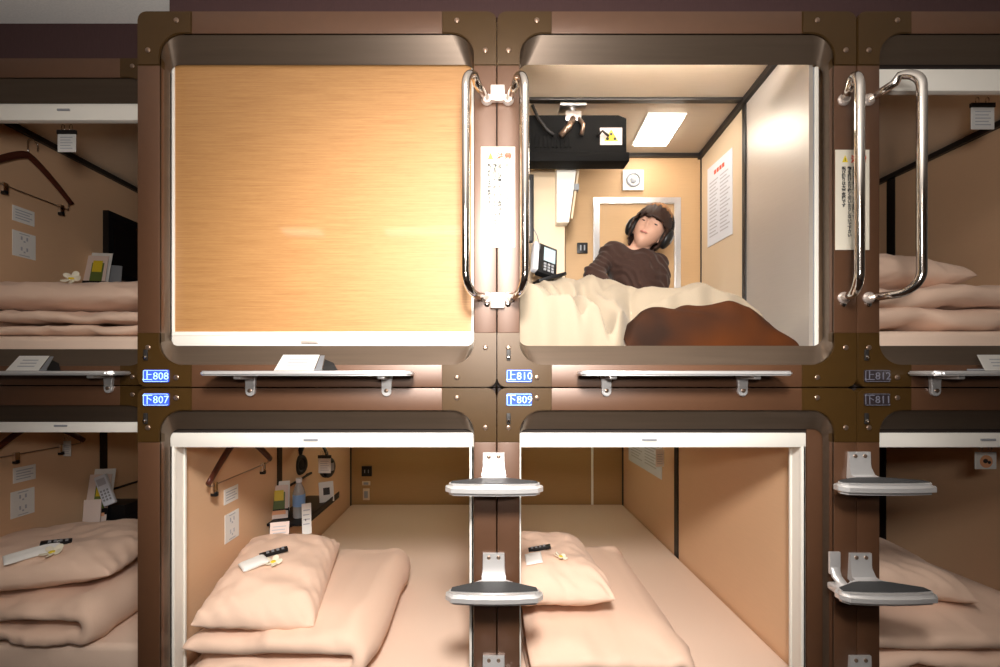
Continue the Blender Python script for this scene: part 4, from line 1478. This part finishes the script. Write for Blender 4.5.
# ------------------------------------------------------------------ the person
def skin_mesh(name, verts, edges, radii, m, parent, sub=2, root=0):
    me = bpy.data.meshes.new(name)
    me.from_pydata([tuple(v) for v in verts], edges, [])
    o = bpy.data.objects.new(name, me)
    COL.objects.link(o)
    md = o.modifiers.new('s', 'SKIN')
    md.use_smooth_shade = True
    for i, r in enumerate(radii):
        r = r if isinstance(r, tuple) else (r, r)
        me.skin_vertices[0].data[i].radius = r
        me.skin_vertices[0].data[i].use_root = (i == root)
    s = o.modifiers.new('u', 'SUBSURF'); s.levels = sub; s.render_levels = sub
    dg = bpy.context.evaluated_depsgraph_get()
    nm = bpy.data.meshes.new_from_object(o.evaluated_get(dg))
    bpy.data.objects.remove(o)
    t = bmesh.new(); t.from_mesh(nm); bpy.data.meshes.remove(nm)
    return t


zp = 1.80
Q = lambda px, py, z=zp: P(px, py, z)
pelvis = Q(640, 312, 1.80); pelvis.z = max(pelvis.z, UT + .11)
belly = Q(641, 296, 1.81)
chest = Q(638, 272, 1.80)
cl = Q(637, 256, 1.80)
neck = Q(638.5, 249, 1.79)
HC = Q(649, 231, 1.765)
shL, shR = Q(611, 254, 1.80), Q(655, 265, 1.79)
elL = Q(594, 274, 1.75); wrL = Q(622, 306, 1.68)
elR = Q(658, 296, 1.78); wrR = Q(655, 322, 1.66)
kneeL = Vector((pelvis.x - .14, .24, UT + .045)); kneeR = Vector((pelvis.x + .02, .24, UT + .045))
hipL = pelvis + Vector((-.075, -.03, -.01)); hipR = pelvis + Vector((.075, -.03, -.01))
anL = Vector((pelvis.x - .22, .50, UT + .06)); anR = Vector((pelvis.x + .20, .44, UT + .06))
person = thing('person', pelvis, 'person in a dark brown top and headphones reclining under a cream duvet', 'person')
body = MB()


def limb(mb, pts, rs, n=16):
    mb.tube(pts, rs, n)
    for p, r in zip(pts, rs): mb.ball(p, r * .995, 2)


def fuse(mb, voxel, it=3, fac=.5):
    """melts overlapping volumes into one continuous skin"""
    me = bpy.data.meshes.new('fuse')
    bmesh.ops.recalc_face_normals(mb.bm, faces=mb.bm.faces)
    mb.bm.to_mesh(me); mb.bm.free()
    o = bpy.data.objects.new('fuse', me)
    COL.objects.link(o)
    r = o.modifiers.new('r', 'REMESH'); r.mode = 'VOXEL'; r.voxel_size = voxel
    q = o.modifiers.new('q', 'SMOOTH'); q.iterations = it; q.factor = fac
    dg = bpy.context.evaluated_depsgraph_get()
    nm = bpy.data.meshes.new_from_object(o.evaluated_get(dg))
    bpy.data.objects.remove(o)
    t = bmesh.new(); t.from_mesh(nm); bpy.data.meshes.remove(nm)
    return t


limb(body, [pelvis, belly, chest, cl], [.080, .080, .082, .045])
limb(body, [cl, neck, HC + Vector((-.012, .012, -.03))], [.042, .038, .040])
limb(body, [cl, shL, elL, wrL], [.040, .036, .030, .022])
limb(body, [cl, shR, elR, wrR], [.040, .036, .030, .022])
limb(body, [pelvis, hipL, kneeL, anL], [.075, .065, .045, .030])
limb(body, [pelvis, hipR, kneeR, anR], [.075, .065, .045, .030])
for (ank, kn) in ((anL, kneeL), (anR, kneeR)):
    limb(body, [ank, ank + Vector((0, -.07, -.015)), ank + Vector((0, -.13, -.02))], [.030, .028, .020])

# head: sculpted ball; local frame: x to the person's left..., -y forward (face), z up
hz = (HC - neck); upv = Vector((.60, -.02, 1)).normalized()      # crown leans to the viewer's right
fw = Vector((-.30, -1, .30)); fw = (fw - upv * fw.dot(upv)).normalized()
rt = fw.cross(upv).normalized()                                   # the viewer's ... side
HR = Matrix((rt, -fw, upv)).transposed()                          # columns: x=rt, y=-fw, z=up
if HR.determinant() < 0:
    rt = -rt; HR = Matrix((rt, -fw, upv)).transposed()
HS = .80


def head_pt(p):
    """p on the unit ball, face towards -y"""
    x, y, z = p
    X = .074 * x; Y = .092 * y; Z = .108 * z
    f = max(0, -y)
    if z < 0:
        k = -z
        X *= 1 - .38 * k ** 1.5
        Y = Y * (1 - .10 * k) + (-.012 * k if y < 0 else -.030 * k)
    g = lambda a, b, sa, sb: math.exp(-((x - a) / sa) ** 2 - ((z - b) / sb) ** 2)
    if y < 0:
        Y -= .020 * g(0, -.22, .14, .16) + .010 * g(0, .0, .10, .22)       # nose
        Y += .010 * (g(.40, .06, .20, .12) + g(-.40, .06, .20, .12))         # eye sockets
        Y -= .006 * (g(.42, .24, .3, .09) + g(-.42, .24, .3, .09))           # brows
        Y -= .006 * g(0, -.50, .26, .08)                                      # lips
        Y += .004 * g(0, -.64, .25, .06)
        Y -= .008 * g(0, -.86, .25, .16)                                      # chin
        Y -= .004 * (g(.5, -.2, .25, .2) + g(-.5, -.2, .25, .2))
    return HC + HR @ (Vector((X, Y, Z)) * HS)


t = bmesh.new()
bmesh.ops.create_uvsphere(t, u_segments=40, v_segments=32, radius=1)
for v in t.verts: v.co = head_pt(v.co)
for s in (-1, 1):     # ears
    e = bmesh.new(); bmesh.ops.create_icosphere(e, subdivisions=2, radius=1)
    for v in e.verts:
        v.co = HC + HR @ (Vector((s * .074 + v.co.x * .010, .012 + v.co.y * .018, -.010 + v.co.z * .030)) * HS)
    me = bpy.data.meshes.new('t'); e.to_mesh(me); e.free(); t.from_mesh(me); bpy.data.meshes.remove(me)
body.merge(t)


# hands: palm and five bent fingers each
def hand(mb, wrist, aim, upd, s=1.0, flip=1):
    aim = aim.normalized(); side = aim.cross(upd).normalized() * flip; nrm = side.cross(aim).normalized() * flip
    W = lambda a, b, c: wrist + (aim * a + side * b + nrm * c) * s
    t = bmesh.new(); bmesh.ops.create_icosphere(t, subdivisions=3, radius=1)
    for v in t.verts: v.co = W(.045 + v.co.x * .05, v.co.y * .040, v.co.z * .015)
    mb.merge(t)
    for k, (b, L) in enumerate(((-.030, .060), (-.010, .072), (.010, .068), (.029, .054))):
        mb.tube([W(.070, b, 0), W(.090, b * 1.05, .002), W(.090 + L * .4, b * 1.08, -.010), W(.088 + L * .75, b * 1.08, -.028), W(.080 + L * .85, b * 1.08, -.042)], [.0090, .0088, .0080, .0072, .0045], 10)
    mb.tube([W(.018, -.030, 0), W(.040, -.052, -.008), W(.062, -.062, -.018), W(.080, -.062, -.026)], [.011, .0105, .009, .005], 10)


hand(body, wrL, wrL - elL, Vector((0, 0, 1)), .9)
hand(body, wrR, wrR - elR, Vector((0, 0, 1)), .9, -1)
_t = fuse(body, .0045, 2, .4)
body = MB(); body.merge(_t)
bod = body.build('body', M['skin'], person, smooth=True)

# face details
for s in (-1, 1):
    m = MB()
    t = bmesh.new(); bmesh.ops.create_icosphere(t, subdivisions=2, radius=1)
    for v in t.verts:
        v.co = HC + HR @ (Vector((s * .030 + v.co.x * .012, -.078 + v.co.y * .004, .006 + v.co.z * .0035)) * HS)
    m.merge(t); m.build('eye', M['eye'], person, smooth=True)
    m = MB().tube([HC + HR @ (Vector((s * q, -.088 + abs(q - .03) * .35, .024 + .004 * math.cos((q - .03) * 60))) * HS) for q in (.014, .022, .030, .038, .046)], [.002, .003, .003, .0028, .0015], 6)
    m.build('eyebrow', M['hair'], person, smooth=True)
m = MB()
t = bmesh.new(); bmesh.ops.create_icosphere(t, subdivisions=2, radius=1)
for v in t.verts: v.co = HC + HR @ (Vector((v.co.x * .021, -.092 + v.co.y * .006 + abs(v.co.x) * .006, -.053 + v.co.z * .0055)) * HS)
m.merge(t); m.build('mouth', M['lips'], person, smooth=True)


# hair: shell over the skull with a ragged fringe, longer behind the ears
def hair_shell(zmin_front, grow, mname, name, zmax=None, cut=None):
    t = bmesh.new()
    bmesh.ops.create_uvsphere(t, u_segments=64, v_segments=48, radius=1)
    kill = []
    for v in t.verts:
        x, y, z = v.co
        ang = math.atan2(x, -y)
        fr = zmin_front + .10 * math.sin(ang * 13) * .5 + .05 * math.sin(ang * 29)
        low = fr if abs(ang) < .95 else (fr - (abs(ang) - .95) * 1.3)
        low = max(low, -.78)
        if z < low or (cut and not cut(x, y, z)): kill.append(v)
    bmesh.ops.delete(t, geom=kill, context='VERTS')
    for v in t.verts:
        x, y, z = v.co
        ang = math.atan2(x, -y)
        g = grow + .05 * noise.noise(Vector((x * 6, y * 6, z * 1.2))) + .035 * math.sin(ang * 31 + 5 * noise.noise(Vector((x * 3, y * 3, z * 3)))) * (1 - abs(z)) ** .5
        p = Vector((.074 * x, .092 * y, .108 * z))
        if z < 0: p.x *= 1 - .10 * (-z)
        p = p * (1 + g) + Vector((0, 0, .004))
        v.co = HC + HR @ (p * HS)
    bmesh.ops.solidify(t, geom=t.faces[:], thickness=-.007)
    m = MB(); m.merge(t)
    return m.build(name, M[mname], person, smooth=True)


hair_shell(.06, .21, 'hair', 'hair')
hair_shell(.50, .235, 'hairtop', 'hair_top', cut=lambda x, y, z: z > .60 + .06 * math.sin(x * 23))

# clothing: pyjama top over torso and sleeves
top = MB()
limb(top, [pelvis, belly, chest], [.105, .108, .106], 24)
limb(top, [shL + Vector((.03, 0, -.03)), shR + Vector((-.03, 0, -.028))], [.070, .070], 20)
limb(top, [chest + Vector((-.03, .0, -.01)), chest + Vector((.045, 0, -.025))], [.098, .092], 20)
limb(top, [shL + Vector((.03, 0, -.012)), shL, elL, elL.lerp(wrL, .86)], [.060, .055, .047, .040])
limb(top, [shR + Vector((-.03, 0, -.012)), shR, elR, elR.lerp(wrR, .86)], [.060, .056, .050, .040])
limb(top, [cl + Vector((0, 0, -.02)), cl + Vector((.002, 0, .008))], [.062, .047], 20)
t = fuse(top, .0055, 4, .5)
t.normal_update()
for v in t.verts:
    n = v.normal
    w = .0028 * math.sin(150 * (v.co.z + .9 * v.co.x) + 9 * noise.noise(v.co * 9)) + .007 * noise.noise(v.co * 16) - .004
    v.co = v.co + n * w
m = MB(); m.merge(t)
m.build('pyjama_top', M['pyjama'], person, smooth=True)
# worn headphones
headphones('black headphones worn by the person', HC + HR @ Vector((0, .012, .0)), .98, HR)


# ------------------------------------------------------------------ bedding of the occupied capsule
def gauss(x, y, cx, cy, sx, sy, a): return a * math.exp(-((x - cx) / sx) ** 2 - ((y - cy) / sy) ** 2)


UB = UT - .02


def duvet_h(x, y):
    h = .066
    h += gauss(x, y, .26, .30, .19, .17, .135)
    h += gauss(x, y, .47, .38, .17, .13, .125)
    h += gauss(x, y, .10, .14, .12, .16, .09)
    h += gauss(x, y, .95, .60, .10, .12, .17)
    h += gauss(x, y, .74, .42, .14, .12, .055)
    h += gauss(x, y, .60, .23, .12, .09, .085)
    h += gauss(x, y, .74, .23, .10, .09, .088)
    h += gauss(x, y, .86, .22, .09, .09, .070)
    # a deep valley running to the front between the two heaps
    fade = 1 / (1 + math.exp((y - .26) / .028))
    vx = .355 + .55 * max(0, .30 - y) * .25 - (y - .10) * .55
    h -= .07 * math.exp(-((x - vx) / .035) ** 2) * math.exp(-((y - .12) / .13) ** 2)
    # long creases fanning out from the lap down to the front
    ang = math.atan2(y - .55, x - .62)
    rad = math.hypot(y - .55, x - .62)
    n1 = noise.noise(Vector((x * 4, y * 4, 1)))
    cre = (1 - abs(math.sin(6.5 * ang + 2.2 * n1))) ** 2
    h -= .060 * fade * cre * math.exp(-((rad - .42) / .20) ** 2) * (1 if x < .5 else math.exp(-((x - .5) / .10) ** 2))
    for (xa, ya, xb, yb, am, wd) in ((.15, .30, .315, .072, -.085, .018), (.33, .34, .385, .080, -.085, .022), (.10, .22, .19, .075, -.035, .020), (.26, .30, .345, .085, .045, .020),
                                     (.46, .40, .41, .20, -.050, .020), (.42, .42, .36, .24, .030, .020), (.62, .40, .50, .22, -.035, .02), (.22, .44, .16, .28, -.030, .02)):
        dx, dy = xb - xa, yb - ya
        k = max(0, min(1, ((x - xa) * dx + (y - ya) * dy) / (dx * dx + dy * dy)))
        dd = math.hypot(x - xa - k * dx + .012 * math.sin(k * 9 + xa * 30), y - ya - k * dy)
        h += fade * am * math.exp(-(dd / wd) ** 2) * (.35 + .65 * math.sin(PI * min(1, k * .8 + .2)))
    h += .010 * fade * math.sin(34 * (x * .6 - y) + 5 * noise.noise(Vector((x * 5, y * 5, 4)))) * math.exp(-((x - .5) / .22) ** 2)
    h += .030 * (.35 + .65 * fade) * noise.fractal(Vector((x * 6, y * 7, 2)), 1, 2, 2)
    r2 = 1 - abs(noise.noise(Vector((x * 9 + y * 5, y * 3 - x * 2, 6)))) * 2
    h += .012 * max(0, r2) ** 2 * math.exp(-((x - .34) / .25) ** 2)
    edge = min(1, (x - .072) / .02, (.972 - x) / .05)
    return max(.006, h * max(0, edge) ** .5)


def front_y(x):
    # the quilt hangs to the sill at the left, stays behind the blanket at the right
    k = 1 / (1 + math.exp(-(x - .455) / .015))
    return .070 + .10 * k


m = MB()


def duv(u, v):
    x = .075 + u * .895
    f = front_y(x)
    if v < .12:                     # falling front edge
        k = v / .12
        y = f + .018 * (1 - math.cos(k * PI / 2)) + .006 * math.sin(x * 60)
        hh = duvet_h(x, f + .018)
        return Vector((x, y, UB - .05 * (1 - k) + .004 + hh * math.sin(k * PI / 2) ** .8))
    y = f + .018 + (v - .12) / .88 * (.665 - f - .018)
    back = min(1, (.668 - y) / .02)
    return Vector((x, y, UB + .004 + duvet_h(x, y) * (max(0, back) ** .5)))


m.grid(duv, 150, 110)
dv = m.build('duvet', M['creamduvet'], None, smooth=True)
tag(dv, 'rumpled cream duvet over the person in the occupied capsule', 'duvet')

m = MB()


def blk(u, v):
    x = .435 + u * .532
    prof = 0
    ks = ((0, 0), (.05, .055), (.12, .088), (.25, .108), (.38, .112), (.52, .108), (.64, .104), (.76, .088), (.88, .052), (1, 0))
    for (u0, h0), (u1, h1) in zip(ks, ks[1:]):
        if u0 <= u <= u1: prof = h0 + (h1 - h0) * (u - u0) / (u1 - u0)
    a = v * PI
    y = .125 - .060 * math.cos(a)
    hh = prof * math.sin(a) ** .42
    hh += (.016 * math.sin(16 * x + 12 * y + 3 * noise.noise(Vector((x * 6, y * 8, 0)))) + .014 * noise.noise(Vector((x * 12, a * 1.2, 3)))) * math.sin(a) * min(1, prof / .06)
    return Vector((x, y, UB - .045 * (1 - math.sin(a)) + max(0, hh)))


m.grid(blk, 90, 40)
bk = m.build('blanket', M['brownblanket'], None, smooth=True)
tag(bk, 'dark brown blanket bunched at the front of the occupied capsule', 'blanket')

# ------------------------------------------------------------------ LIGHT
def corridor_light(label, x, y, w, d, m='tube'):
    root = thing('corridor_light', (x, y, CEIL - .05), label, 'lamp', 'corridor ceiling lights')
    MB().box(x - w / 2 - .02, x + w / 2 + .02, y - d / 2 - .02, y + d / 2 + .02, CEIL - .022, CEIL - .001, .004).build('housing', M['white'], root)
    MB().box(x - w / 2, x + w / 2, y - d / 2, y + d / 2, CEIL - .045, CEIL - .022, .006).build('diffuser', M[m], root)
    return root


corridor_light('corridor ceiling light above the capsule fronts', .08, -.72, .36, .26, 'tubekey')
corridor_light('corridor ceiling light behind the lens, long one', -.50, -2.2, .62, .12)
corridor_light('corridor ceiling light behind the lens, short one', -1.50, -2.2, .34, .12)

la = bpy.data.lights.new('flash_lamp', 'SPOT')
la.spot_size = math.radians(96)
la.spot_blend = 1
la.shadow_soft_size = .14
la.energy = 225
la.color = (1, .94, .88)
lo = bpy.data.objects.new('flash_lamp', la)
COL.objects.link(lo)
lo.location = (.03, -1.30, CZ + .68)
lo.rotation_euler = (PI / 2 - .55, 0, 0)

lb = bpy.data.lights.new('ceiling_fill', 'AREA')  # added upward fill that brightens the ceiling and the upper frames
lb.size = .30
lb.energy = 29
lb.color = (1, .94, .88)
lbo = bpy.data.objects.new('ceiling_fill', lb)
COL.objects.link(lbo)
lbo.location = (.05, -1.45, CZ + .22)
lbo.rotation_euler = (PI - .70, 0, 0)

w = bpy.data.worlds.new('World')
SC.world = w
w.use_nodes = True
bg = w.node_tree.nodes['Background']
bg.inputs['Color'].default_value = (1, .9, .8, 1)
bg.inputs['Strength'].default_value = .05

# ------------------------------------------------------------------ camera
cam = bpy.data.cameras.new('camera')
co = bpy.data.objects.new('camera', cam)
COL.objects.link(co)
co.location = (0, CAMY, CZ)
co.rotation_euler = (PI / 2, 0, 0)
cam.sensor_width = 36
cam.lens = F / 1000 * 36
cam.shift_x = (500 - VX) / 1000
cam.shift_y = (VY - 333.5) / 1000
cam.clip_start = .02
SC.camera = co

vs = SC.view_settings
vs.view_transform = 'Standard'
vs.look = 'None'
vs.gamma = 1
vs.exposure = .0
vs.use_curve_mapping = False
SC.cycles.use_denoising = True
SC.cycles.max_bounces = 8
SC.cycles.caustics_reflective = False
SC.cycles.caustics_refractive = False

for o in list(COL.objects):
    if '_w' in o: del o['_w']
